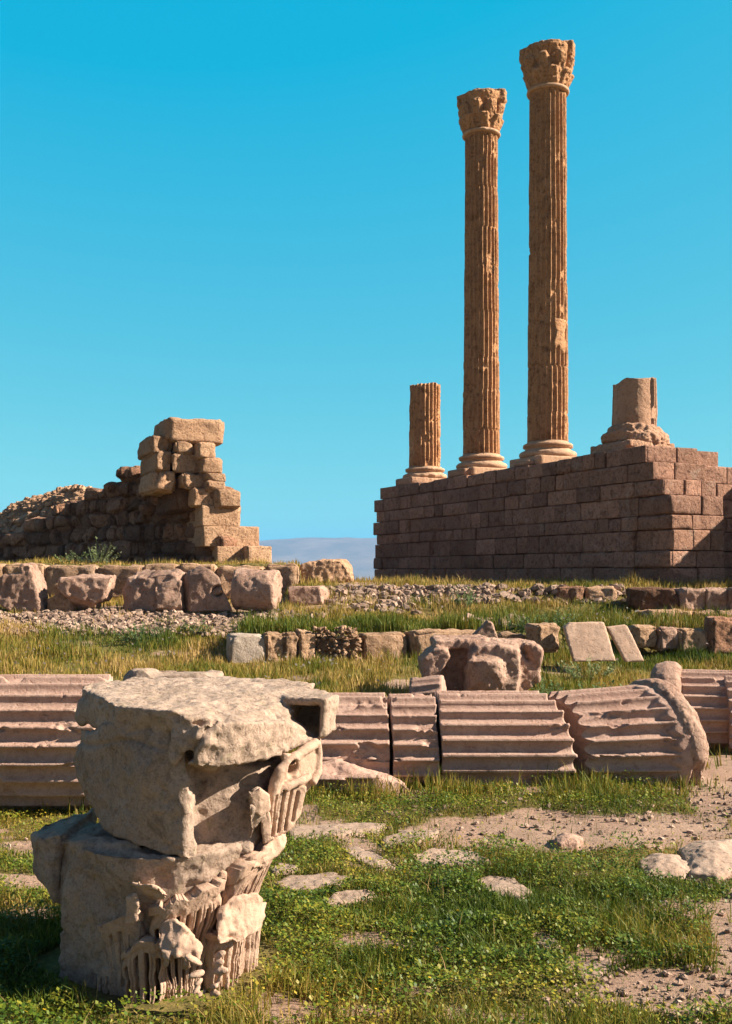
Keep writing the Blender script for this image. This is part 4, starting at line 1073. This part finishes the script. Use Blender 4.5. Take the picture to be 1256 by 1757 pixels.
def tube_into(bm, pts, rads, n=10, flat=1.0):
    pts = [Vector(p) for p in pts]; rings = []
    for i, p in enumerate(pts):
        t = (pts[min(i+1, len(pts)-1)]-pts[max(i-1, 0)]).normalized()
        a = t.cross(Vector((.3, -1, .2))).normalized(); b = t.cross(a)
        rings.append([bm.verts.new(p+a*math.cos(k/n*2*math.pi)*rads[i]+b*math.sin(k/n*2*math.pi)*rads[i]*flat) for k in range(n)])
    for r0, r1 in zip(rings[:-1], rings[1:]):
        for k in range(n): bm.faces.new((r0[k], r0[(k+1) % n], r1[(k+1) % n], r1[k]))
    bm.faces.new(rings[0][::-1]); bm.faces.new(rings[-1])
def volute(paths, hulls, seed):
    bm = bmesh.new()
    for pts, rads in paths:
        tube_into(bm, [P(*p) for p in pts], rads)
    for h_ in hulls: hull_into(bm, [P(*p) for p in h_])
    bmesh.ops.recalc_face_normals(bm, faces=bm.faces[:])
    def hollow(V, N):
        px = 628+V[:, 0]*F/V[:, 1]; py = 980+(EYE-V[:, 2])*F/V[:, 1]
        d = 0
        for (xa, ya, xb, yb, wd_) in ((477, 1430, 488, 1356, 1.4), (489, 1426, 501, 1354, 1.3), (503, 1412, 512, 1358, 1.7), (467, 1436, 475, 1364, 1.4)):
            t = np.clip((ya-py)/(ya-yb), 0, 1); xc = xa+(xb-xa)*t
            d = d-.055*np.exp(-((px-xc)/wd_)**2)*(py < ya)*(py > yb)
        return d*(V[:, 1] < 6.7)-.11*np.exp(-(((px-503-.25*(1319-py))/6.5)**2+((py-1319)/12)**2)**2)*(V[:, 1] < 6.75)
    return finish_rock(bm, 'volute', M_CAP2, .008, [(.008, 5, 3), (.004, 11, -3), (.003, 26, 3)], parent=up, seed=seed, tint=.7, extra=hollow)
volute([
    ([(464, 1425, 6.46), (466, 1385, 6.40), (470, 1350, 6.38), (481, 1322, 6.38), (502, 1302, 6.43), (526, 1286, 6.52), (543, 1274, 6.62)], [.030, .034, .036, .036, .034, .032, .028]),
    ([(470, 1356, 6.40), (492, 1350, 6.42), (514, 1341, 6.46), (532, 1331, 6.53)], [.026, .03, .03, .024]),
    ([(543, 1270, 6.64), (547, 1295, 6.66), (546, 1322, 6.64), (536, 1344, 6.58)], [.024, .022, .024, .024])],
    [[(462, 1430, 6.46), (466, 1350, 6.41), (484, 1320, 6.42), (545, 1276, 6.65), (549, 1320, 6.67), (536, 1346, 6.60), (470, 1430, 7.0), (545, 1290, 7.0), (480, 1330, 7.0)]], 91)
volute([],
    [[(462, 1440, 6.43), (472, 1356, 6.37), (526, 1348, 6.50), (518, 1396, 6.54), (500, 1424, 6.49), (520, 1370, 6.9), (470, 1430, 6.9), (480, 1360, 6.9)],
     [(428, 1364, 6.22), (446, 1352, 6.23), (462, 1364, 6.28), (464, 1390, 6.3), (446, 1402, 6.26), (434, 1392, 6.24), (450, 1380, 6.6)],
     [(446, 1400, 6.30), (462, 1392, 6.32), (470, 1440, 6.36), (452, 1448, 6.34), (460, 1420, 6.7)]], 92)

# ---------------------------------------------------------------- paving stones and field stones in the foreground
GPV = 'paving stones sunk in the foreground grass'
FLAGS = []
def flag(label, poly, h=.05, seed=1, name='paving_stone', mat=M_FLAG, bulge=.0):
    bm = bmesh.new(); pts = []
    base = [G(x, y, .02) for x, y in poly]; c = np.mean(np.array(base), 0); base = [tuple(c+(np.array(p)-c)*1.1) for p in base]; FLAGS.append(np.array(base)[:, :2])
    for p in base:
        z0 = float(ground_z(np.array([p[0]]), np.array([p[1]]))[0])
        pts.append((p[0], p[1], z0-.12)); pts.append((p[0]+(c[0]-p[0])*.06, p[1]+(c[1]-p[1])*.06, z0+h*.6))
    if bulge:
        z0 = float(ground_z(np.array([c[0]]), np.array([c[1]]))[0])
        for k in range(6): pts.append((c[0]+.25*(base[k % len(base)][0]-c[0]), c[1]+.25*(base[k % len(base)][1]-c[1]), z0+h*.8+bulge))
    hull_into(bm, pts)
    o = finish_rock(bm, name, mat, .014, [(.010, 2.5, 3), (.012, 6, -3), (.006, 22, 3)], seed=seed, tint=rnd.uniform(.4, .9), pits=(.008, 10, .3))
    tag(o, label, 'paving stone' if name == 'paving_stone' else 'rock', GPV if name == 'paving_stone' else None, 'thing')
flag('long narrow paving stone directly right of the carved capital', [(498, 1428), (520, 1418), (610, 1410), (660, 1412), (645, 1424), (560, 1436), (505, 1442)], .05, 201)
flag('smooth rounded paving stone nearest the bare path', [(656, 1436), (690, 1423), (752, 1424), (740, 1440), (700, 1454), (664, 1452)], .06, 202)
flag('slanting rough paving stone left of the smooth rounded one', [(588, 1455), (612, 1452), (660, 1475), (678, 1490), (640, 1493), (606, 1475)], .05, 203)
flag('wide flat paving stone below the smooth rounded one', [(706, 1470), (745, 1460), (810, 1460), (842, 1478), (800, 1485), (720, 1484)], .05, 204)
flag('squarish rough paving stone alone in the middle of the green weeds', [(816, 1512), (840, 1503), (880, 1508), (910, 1530), (895, 1544), (838, 1534)], .06, 205)
flag('long paving stone half hidden beside the carved leaves', [(470, 1520), (500, 1506), (570, 1502), (605, 1512), (580, 1526), (500, 1532)], .05, 206)
flag('low paving stone with a raised lit edge in the weeds', [(556, 1552), (580, 1543), (630, 1538), (645, 1545), (610, 1554), (565, 1562)], .08, 207)
flag('small pale paving stone at the foot of the carved leaves', [(462, 1492), (480, 1484), (512, 1487), (500, 1497), (470, 1500)], .05, 208)
flag('domed tan rock beside the larger boulder at the right edge', [(1096, 1482), (1120, 1468), (1165, 1470), (1192, 1490), (1170, 1506), (1110, 1504)], .06, 209, 'field_rock', M_FLAG, .05)
flag('broad low boulder at the right edge of the grass', [(1168, 1462), (1195, 1448), (1262, 1444), (1280, 1490), (1230, 1506), (1185, 1500)], .08, 210, 'field_rock', M_FLAG, .07)
flag('small dark rock on the bare path', [(950, 1448), (958, 1438), (985, 1437), (1000, 1444), (992, 1453), (962, 1455)], .09, 211, 'field_rock', M_FRAG, .02)
flag('pale rubble patch near the lower right corner', [(985, 1655), (1005, 1642), (1045, 1640), (1052, 1652), (1030, 1664), (1000, 1668)], .02, 212, 'field_rock', M_RUBBLE, .01)
flag('tiny pale stone in the dense weeds', [(918, 1612), (928, 1604), (952, 1606), (960, 1618), (940, 1624)], .04, 213, 'field_rock', M_FLAG, .0)

# ---------------------------------------------------------------- gravel and rubble (stuff)
def scatter_stones(name, label, boxes, seed, mat):
    acc = Acc(); wr = random.Random(seed)
    for (x0, x1, y0, y1, Ya, Yb_, n, s0, s1) in boxes:
        for _ in range(n):
            px = wr.uniform(x0, x1); t = wr.random(); Yq = Ya+(Yb_-Ya)*t
            X = (px-628)*Yq/F; z = float(ground_z(np.array([X]), np.array([Yq]))[0]); s = s0+(s1-s0)*wr.random()**2.2
            V, Fq = rblock((X, Yq, z+s*.2), (s*1.5, s*1.1, s*.75), wr.uniform(0, 3), 3, s*.08, s*.25, 1/s*.6, wr.randint(0, 999), (wr.uniform(-.6, .6), wr.uniform(-.6, .6)), (4, .3))
            acc.add(V, Fq)
    o = acc.build(name, mat, origin=(0, 0, 0), smooth=False); tag(o, label, 'stones', None, 'stuff')
scatter_stones('gravel', 'pale gravel strip in front of the left row of fragments', [(-40, 440, 0, 0, 22.9, 24.9, 3200, .025, .15), (380, 560, 0, 0, 23.8, 24.9, 150, .05, .2)], 3, M_RUBBLE)
scatter_stones('bank_rubble', 'light rubble stones along the bank below the podium', [(555, 850, 0, 0, 25.7, 26.7, 1500, .03, .20), (850, 1090, 0, 0, 25.8, 26.6, 160, .07, .22), (800, 900, 0, 0, 22.8, 24, 60, .08, .3), (560, 720, 0, 0, 24.6, 25.8, 90, .07, .22)], 4, M_RUBBLE)
scatter_stones('path_pebbles', 'small pebbles scattered on the bare soil', [(640, 1300, 0, 0, 9.3, 12.5, 900, .008, .05), (930, 1330, 0, 0, 5.6, 7.0, 900, .006, .04), (1100, 1330, 0, 0, 7, 12.6, 250, .012, .06), (-60, 60, 0, 0, 7, 10, 80, .012, .05)], 5, M_RUBBLE)

# ---------------------------------------------------------------- grass and weeds
def proj(X, Y, Z): return 628+X*F/Y, 980+(EYE-Z)*F/Y

OBST = [(CX, CY, .68), (-1.75, 6.7, .35), (CX+.1, CY-.28, .52)]
def free(X, Y):
    m = np.ones(len(X), bool)
    for cx, cy, r in OBST: m &= np.hypot(X-cx, Y-cy) > r
    for pl in FLAGS:
        c = pl.mean(0); q = c+(pl-c)*.82; ins = np.ones(len(X), bool); area = 0
        for i in range(len(q)): j = (i+1) % len(q); area += q[i, 0]*q[j, 1]-q[j, 0]*q[i, 1]
        for i in range(len(q)):
            j = (i+1) % len(q); cr = (q[j, 0]-q[i, 0])*(Y-q[i, 1])-(q[j, 1]-q[i, 1])*(X-q[i, 0])
            ins &= (cr*area > 0)
        m &= ~ins
    return m

def blades(name, label, N, Yr, hr, wr_, seed, dens, tint, lean=.5, kind='stuff', mat=M_GRASS, xr=.42, pad=2.0):
    g_ = np.random.default_rng(seed)
    Y = np.exp(g_.uniform(math.log(Yr[0]), math.log(Yr[1]), N))
    X = g_.uniform(-1, 1, N)*(xr*Y+pad)
    Z = ground_z(X, Y)
    d = dens(X, Y, Z); keep = (g_.random(N) < d) & free(X, Y)
    X, Y, Z = X[keep], Y[keep], Z[keep]; n = len(X)
    p3 = np.stack([X, Y, 0*X], -1)
    hn = .72+1.1*fbm(p3*1.6, 4, seed)
    h = (hr[0]+(hr[1]-hr[0])*g_.random(n)**1.6)*np.clip(hn, .35, 1.6)
    w = wr_[0]+(wr_[1]-wr_[0])*g_.random(n)
    a = g_.uniform(0, 2*np.pi, n); ld = g_.uniform(0, 2*np.pi, n); la = lean*h*g_.random(n)
    sx, sy = np.cos(a)*w/2, np.sin(a)*w/2
    lx, ly = np.cos(ld)*la, np.sin(ld)*la
    b = np.stack([X, Y, Z-.01], -1)
    def pt(s, t, tw): return np.stack([b[:, 0]+s*sx*tw+lx*t*t, b[:, 1]+s*sy*tw+ly*t*t, b[:, 2]+h*t*(1-.18*t*la/np.maximum(h, .01))], -1)
    Vv = np.stack([pt(-1, 0, 1), pt(1, 0, 1), pt(-1, .55, .8), pt(1, .55, .8), pt(0, 1, 0)], 1).reshape(-1, 3)
    k = np.arange(n)[:, None]*5
    loops = np.concatenate([k+np.array([[0, 1, 3, 2]]), k+np.array([[2, 3, 4]])], 1).ravel()
    tot = np.tile([4, 3], n)
    me = raw_mesh(name, Vv, loops, tot)
    set_attr(me, 'tint', np.repeat(np.clip(tint(X, Y, Z, g_), 0, 1), 5))
    o = link(name, me, mat); tag(o, label, 'grass', None, kind); return o

def leaves(name, label, N, Yr, hr, sr, seed, dens, tint, mat, cat='plants', xr=.42, pad=2.0):
    g_ = np.random.default_rng(seed)
    Y = np.exp(g_.uniform(math.log(Yr[0]), math.log(Yr[1]), N))
    X = g_.uniform(-1, 1, N)*(xr*Y+pad); Z = ground_z(X, Y)
    d = dens(X, Y, Z); keep = (g_.random(N) < d) & free(X, Y)
    X, Y, Z = X[keep], Y[keep], Z[keep]; n = len(X)
    p3 = np.stack([X, Y, 0*X], -1)
    hh = np.clip(.55+1.1*fbm(p3*2.6, 3, seed+1), .12, 1.5)
    h = hr[0]+(hr[1]-hr[0])*hh*np.sqrt(g_.random(n))
    s = sr[0]+(sr[1]-sr[0])*g_.random(n)
    a = g_.uniform(0, 2*np.pi, n); el = g_.uniform(-.3, 1.0, n)
    d1 = np.stack([np.cos(a)*np.cos(el), np.sin(a)*np.cos(el), np.sin(el)], -1)
    d2 = np.stack([-np.sin(a), np.cos(a), 0*a], -1)+np.stack([0*a, 0*a, g_.uniform(-.5, .5, n)], -1)
    c = np.stack([X, Y, Z+h], -1)
    s_ = s[:, None]
    Vv = np.stack([c, c+d1*s_*.5+d2*s_*.38, c+d1*s_, c+d1*s_*.5-d2*s_*.38], 1).reshape(-1, 3)
    loops = np.arange(n*4); me = raw_mesh(name, Vv, loops, np.full(n, 4), smooth=False)
    set_attr(me, 'tint', np.repeat(np.clip(tint(X, Y, Z, g_), 0, 1), 4))
    o = link(name, me, mat); tag(o, label, cat, None, 'stuff'); return o

def nz2(X, Y, f, s): return fbm(np.stack([X, Y, 0*X], -1)*f, 3, s)
def dens_fg(X, Y, Z):
    b = bare_mask(X, Y, Z); return np.clip(1.05-b*1.15+.15*nz2(X, Y, 2.2, 8), .03, 1)
def lush(X, Y, Z):          # how leafy/green: strongest in the middle of the foreground
    px, py = proj(X, Y, Z)
    m = np.exp(-(((px-760)/330)**2+((py-1580)/110)**2))
    m = np.maximum(m, np.exp(-(((px-1150)/180)**2+((py-1540)/60)**2))*.9)
    m = np.maximum(m, np.exp(-(((px-40)/80)**2+((py-1510)/45)**2)))
    m = np.maximum(m, np.exp(-(((px-60)/120)**2+((py-1690)/90)**2)))
    m = np.maximum(m, np.exp(-(((px-800)/400)**2+((py-1395)/26)**2))*.7)
    return np.clip(m+.35*nz2(X, Y, 1.4, 12), 0, 1)

leaves('clover', 'low bright green leafy weeds carpeting the foreground', 430000, (4.9, 12.3), (.008, .17), (.012, .034), 1,
       lambda X, Y, Z: dens_fg(X, Y, Z)*(.22+.78*lush(X, Y, Z)),
       lambda X, Y, Z, g_: .5+.4*nz2(X, Y, 1.8, 14)+.6*(g_.random(len(X))-.5)-.18*(lush(X, Y, Z)-.5), M_CLOVER)
blades('short_grass', 'short green and yellow grass in the foreground', 270000, (4.9, 12.6), (.04, .19), (.004, .010), 2, lambda X, Y, Z: dens_fg(X, Y, Z)*.95,
       lambda X, Y, Z, g_: .52-.28*lush(X, Y, Z)+.28*nz2(X, Y, 1.2, 15)+.5*(g_.random(len(X))-.5), .9)
blades('tall_grass', 'taller grass growing along the foot of the fallen shafts', 60000, (10.6, 12.9), (.12, .36), (.008, .016), 3,
       lambda X, Y, Z: np.clip(1-np.abs(Y-np.interp(X, [-6, -2.8, -2.5, 6], [10.1, 10.2, 11.75, 11.8]))/.55, 0, 1)*np.clip(.75+.9*nz2(X, Y, 1.1, 16), 0, 1)*(X < 4.35)*(1-.9*bare_mask(X, Y, Z)),
       lambda X, Y, Z, g_: .45+.3*nz2(X, Y, .9, 17)+.55*(g_.random(len(X))-.5), .5)
def dens_mid(X, Y, Z):
    b = bare_mask(X, Y, Z); px, py = proj(X, Y, Z)
    d = np.clip(.85-b*1.2+1.1*nz2(X, Y, 1.1, 18), .04, 1)
    Ys = Y-.2*np.clip(X+2.8, 0, 9); wallgap = (Ys > 20.85)*(Ys < 21.5)*(px > 385)*(px < 905)
    return d*(1-wallgap)
def tint_mid(X, Y, Z, g_):
    px, py = proj(X, Y, Z)
    gr = np.exp(-((Y-22.4)/1.0)**2)*(px > 395)*.36
    gr = gr+np.exp(-(((px-960)/110)**2+((py-1045)/28)**2))*.25+np.exp(-(((px-990)/120)**2+((py-1180)/25)**2))*.2
    gr = gr+np.exp(-(((px-250)/180)**2+((py-1095)/16)**2))*.22
    return .66-gr+.5*nz2(X, Y, .9, 19)+.55*(g_.random(len(X))-.5)
blades('meadow_grass', 'yellowing meadow grass on the slope behind the fallen shafts', 300000, (13.0, 27.5), (.10, .32), (.009, .02), 4, dens_mid, tint_mid, .5, pad=1.5)
blades('verge_grass', 'lush green grass along the top of the low terrace wall', 90000, (21.45, 25.2), (.18, .45), (.012, .022), 5,
       lambda X, Y, Z: (X > -2.9)*(Y-.2*np.clip(X+2.8, 0, 9) > 21.42)*np.clip(1-(Y-.2*np.clip(X+2.8, 0, 9)-21.45)/2.0, 0, 1)*np.clip(.7+1.1*nz2(X, Y, .7, 20), 0, 1), lambda X, Y, Z, g_: .36+.2*nz2(X, Y, .8, 22)+.4*(g_.random(len(X))-.5), .5)
blades('ledge_grass', 'dry tufts of grass at the foot of the podium and ruin', 60000, (26.3, 32.5), (.06, .24), (.012, .024), 6,
       lambda X, Y, Z: np.clip(.55+1.0*nz2(X, Y, .9, 23), .05, 1)*(np.abs(X) < 14), lambda X, Y, Z, g_: .74+.2*nz2(X, Y, .8, 24)+.35*(g_.random(len(X))-.5), .5)
blades('dry_stalks', 'long straw coloured stalks in the foreground weeds', 2600, (5.0, 12.0), (.12, .30), (.003, .005), 7, lambda X, Y, Z: dens_fg(X, Y, Z)*.8,
       lambda X, Y, Z, g_: .9+.1*g_.random(len(X)), 1.2)

def flowers(name, label, N, Yr, hr, sr, seed, dens, mat):
    g_ = np.random.default_rng(seed)
    Y = np.exp(g_.uniform(math.log(Yr[0]), math.log(Yr[1]), N)); X = g_.uniform(-1, 1, N)*(.42*Y+.8); Z = ground_z(X, Y)
    keep = (g_.random(N) < dens(X, Y, Z)) & free(X, Y); X, Y, Z = X[keep], Y[keep], Z[keep]; n = len(X)
    s = g_.uniform(*sr, n); h = g_.uniform(*hr, n); tl = g_.uniform(-.6, .6, (n, 2)); vs = []
    c = np.stack([X, Y, Z+h], -1)
    ang = np.arange(10)/10*2*np.pi; rr = np.where(np.arange(10) % 2 == 0, 1.0, .55)
    ring = np.stack([np.cos(ang)*rr, np.sin(ang)*rr], -1)
    off = np.zeros((n, 10, 3)); off[:, :, 0] = ring[None, :, 0]*s[:, None]; off[:, :, 1] = ring[None, :, 1]*s[:, None]
    off[:, :, 2] = off[:, :, 0]*tl[:, :1]+off[:, :, 1]*tl[:, 1:]-off[:, :, 1]*.6
    Vv = (c[:, None, :]+off).reshape(-1, 3)
    me = raw_mesh(name, Vv, np.arange(n*10), np.full(n, 10), smooth=False)
    set_attr(me, 'tint', np.repeat(g_.random(n), 10)); o = link(name, me, mat); tag(o, label, 'flowers', None, 'stuff')
flowers('yellow_flowers', 'tiny yellow flowers dotted through the weeds', 5200, (5.0, 13.0), (.05, .16), (.006, .014), 8, lambda X, Y, Z: dens_fg(X, Y, Z)*np.clip(.35+1.3*nz2(X, Y, 1.1, 25), 0, 1), M_FLOWER)
flowers('meadow_flowers', 'pale flowers sprinkled over the meadow slope', 2600, (13.5, 25.0), (.15, .35), (.015, .035), 9, lambda X, Y, Z: dens_mid(X, Y, Z)*np.clip(.2+1.4*nz2(X, Y, .6, 26), 0, 1), M_WFLOWER)

def weed(px, Y, h, w_, n, label, seed, dark=.4):
    g_ = np.random.default_rng(seed); X = (px-628)*Y/F; z = float(ground_z(np.array([X]), np.array([Y]))[0])
    root = empty('weed_plant', (X, Y, z), label, 'plant')
    a = Acc(); lv = Acc()
    for _ in range(n):
        an = g_.uniform(0, 2*math.pi); r_ = w_*math.sqrt(g_.random())*.5; hh = h*g_.uniform(.5, 1.05)*(1-.5*(r_/(w_*.5))**2)
        top = np.array([X+math.cos(an)*r_, Y+math.sin(an)*r_, z+hh]); bot = np.array([X+math.cos(an)*r_*.35, Y+math.sin(an)*r_*.35, z-.02])
        sd = np.array([math.sin(an), -math.cos(an), 0])*.008
        a.add(np.array([bot-sd, bot+sd, top+sd*.4, top-sd*.4]), [[0, 1, 2, 3]], .3)
        m = 26
        t = g_.uniform(.15, 1.02, m); c = bot+(top-bot)*t[:, None]
        aa = g_.uniform(0, 2*math.pi, m); s = g_.uniform(.04, .10, m)[:, None]; el = g_.uniform(-.2, .9, m)
        d1 = np.stack([np.cos(aa)*np.cos(el), np.sin(aa)*np.cos(el), np.sin(el)], -1); d2 = np.stack([-np.sin(aa), np.cos(aa), 0*aa], -1)
        Vv = np.stack([c, c+d1*s*.5+d2*s*.22, c+d1*s, c+d1*s*.5-d2*s*.22], 1)
        for q_ in range(m): lv.add(Vv[q_], [[0, 1, 2, 3]], float(np.clip(dark+g_.uniform(-.35, .35), 0, 1)))
    a.build('stem', M_WEED, root); lv.build('foliage', M_WEED, root, smooth=False)
weed(165, 29.2, .75, 1.5, 26, 'pale green thistle clump growing in front of the left ruin', 1, .75)
weed(120, 29.0, .4, 1.2, 12, 'small sparse weed left of the pale thistle clump', 2, .5)
weed(797, 25.2, .55, 1.1, 22, 'leafy bush growing in the rubble bank below the podium', 3, .35)
weed(893, 22.6, .5, 1.0, 18, 'dark green bush above the upright squared block', 4, .15)
weed(950, 22.9, .5, 1.6, 26, 'wide green bush behind the tilted slabs', 5, .25)
weed(1010, 19.4, .55, 1.1, 22, 'yellowish bush growing in front of the tilted slabs', 6, .6)
weed(945, 17.2, .5, .8, 18, 'dark green bush at the right side of the broken capital', 7, .15)
weed(1060, 17.0, .45, .9, 16, 'dark green bush left of the round column end', 8, .15)
weed(1020, 17.2, .45, .8, 14, 'middle one of three dark bushes behind the fallen column foot', 9, .2)
weed(335, 23.0, .45, .9, 16, 'green bush at the edge of the gravel strip', 10, .3)
weed(240, 22.4, .45, 1.2, 18, 'broad green bush below the gravel strip', 11, .3)

# ---------------------------------------------------------------- air between here and the hills
def haze(density):
    k = NT('haze air')
    v = k.n('ShaderNodeVolumePrincipled'); v.inputs['Density'].default_value = density
    v.inputs['Color'].default_value = (.14, .50, 1.0, 1); v.inputs['Anisotropy'].default_value = .0
    k.l(v.outputs[0], k.out.inputs['Volume'])
    bm = bmesh.new(); bmesh.ops.create_cube(bm, size=2.0)
    me = bpy.data.meshes.new('haze'); bm.to_mesh(me); bm.free()
    o = link('haze', me, k.m); o.scale = (9800, 5100, 180); o.location = (0, 4600, 120)
    o['kind'] = 'stuff'
HAZE = 1.0e-4
if HAZE: haze(HAZE)

# ---------------------------------------------------------------- light
EL, AZ = math.radians(33), math.radians(4)
S = Vector((math.cos(EL)*math.cos(AZ), -math.cos(EL)*math.sin(AZ), math.sin(EL)))
sun = bpy.data.lights.new('sun', 'SUN'); sun.energy = 5.0; sun.angle = math.radians(.5); sun.color = (1, .88, .73)
so = bpy.data.objects.new('sun', sun); COL.objects.link(so); so.rotation_euler = (-S).to_track_quat('-Z', 'Y').to_euler()

W = bpy.data.worlds.new('World'); SC.world = W; W.use_nodes = True
nt = W.node_tree; nt.nodes.clear()
wo = nt.nodes.new('ShaderNodeOutputWorld'); bg = nt.nodes.new('ShaderNodeBackground')
sky = nt.nodes.new('ShaderNodeTexSky'); sky.sky_type = 'NISHITA'; sky.sun_disc = False
sky.sun_elevation = EL; sky.sun_rotation = math.radians(94); sky.altitude = 1000; sky.air_density = 1.0; sky.dust_density = .6; sky.ozone_density = 1.5
bg.inputs['Strength'].default_value = .1
def wn(t, **kw):
    x = nt.nodes.new(t)
    for k_, v_ in kw.items(): setattr(x, k_, v_)
    return x
sep = wn('ShaderNodeSeparateColor'); nt.links.new(sky.outputs[0], sep.inputs[0])
cmb = wn('ShaderNodeCombineColor')
SKYLIN = ((3.6, -.25), (2.6, 1.9), (.7, 3.6)) if False else ((1.0, -1.05), (.28, 1.12), (.06, 2.36))
for i_, (m_, o_) in enumerate(SKYLIN):      # deep cyan of a dry highland sky across the sun
    mm = wn('ShaderNodeMath', operation='MULTIPLY_ADD', use_clamp=False); mm.inputs[1].default_value = m_; mm.inputs[2].default_value = o_
    nt.links.new(sep.outputs[i_], mm.inputs[0])
    mx_ = wn('ShaderNodeMath', operation='MAXIMUM'); mx_.inputs[1].default_value = 0.0; nt.links.new(mm.outputs[0], mx_.inputs[0])
    if i_ == 0:
        pw = wn('ShaderNodeMath', operation='POWER'); pw.inputs[1].default_value = .8; nt.links.new(mx_.outputs[0], pw.inputs[0])
        ml = wn('ShaderNodeMath', operation='MULTIPLY'); ml.inputs[1].default_value = .38; nt.links.new(pw.outputs[0], ml.inputs[0]); mx_ = ml
    nt.links.new(mx_.outputs[0], cmb.inputs[i_])
geo = wn('ShaderNodeTexCoord'); dot = wn('ShaderNodeVectorMath', operation='DOT_PRODUCT'); nt.links.new(geo.outputs['Generated'], dot.inputs[0]); dot.inputs[1].default_value = (0, .968, .25)
rp = wn('ShaderNodeValToRGB'); e_ = rp.color_ramp.elements
m01 = wn('ShaderNodeMath', operation='MULTIPLY_ADD'); m01.inputs[1].default_value = .5; m01.inputs[2].default_value = .5; nt.links.new(dot.outputs['Value'], m01.inputs[0])
for el_, (p_, v_) in zip(e_, ((.70, 0), (.93, 1))): el_.position = p_; el_.color = (v_, v_, v_, 1)
nt.links.new(m01.outputs[0], rp.inputs[0])
dim = wn('ShaderNodeVectorMath', operation='SCALE'); dim.inputs['Scale'].default_value = .32; nt.links.new(sky.outputs[0], dim.inputs[0])
mixs = wn('ShaderNodeMix', data_type='RGBA'); nt.links.new(rp.outputs[0], mixs.inputs['Factor']); nt.links.new(dim.outputs[0], mixs.inputs[6]); nt.links.new(cmb.outputs[0], mixs.inputs[7])
nt.links.new(mixs.outputs[2], bg.inputs['Color'])
nt.links.new(bg.outputs[0], wo.inputs['Surface'])

# ---------------------------------------------------------------- camera
cam = bpy.data.cameras.new('camera'); co = bpy.data.objects.new('camera', cam); COL.objects.link(co)
co.location = (0, 0, EYE); co.rotation_euler = (math.pi/2, 0, 0)
cam.sensor_fit = 'VERTICAL'; cam.sensor_height = 36; cam.lens = 36*F/1757; cam.shift_y = 101.5/1757
cam.clip_start = .1; cam.clip_end = 30000
SC.camera = co
vs = SC.view_settings; vs.view_transform = 'Standard'; vs.look = 'None'; vs.exposure = 1.5; vs.gamma = 1
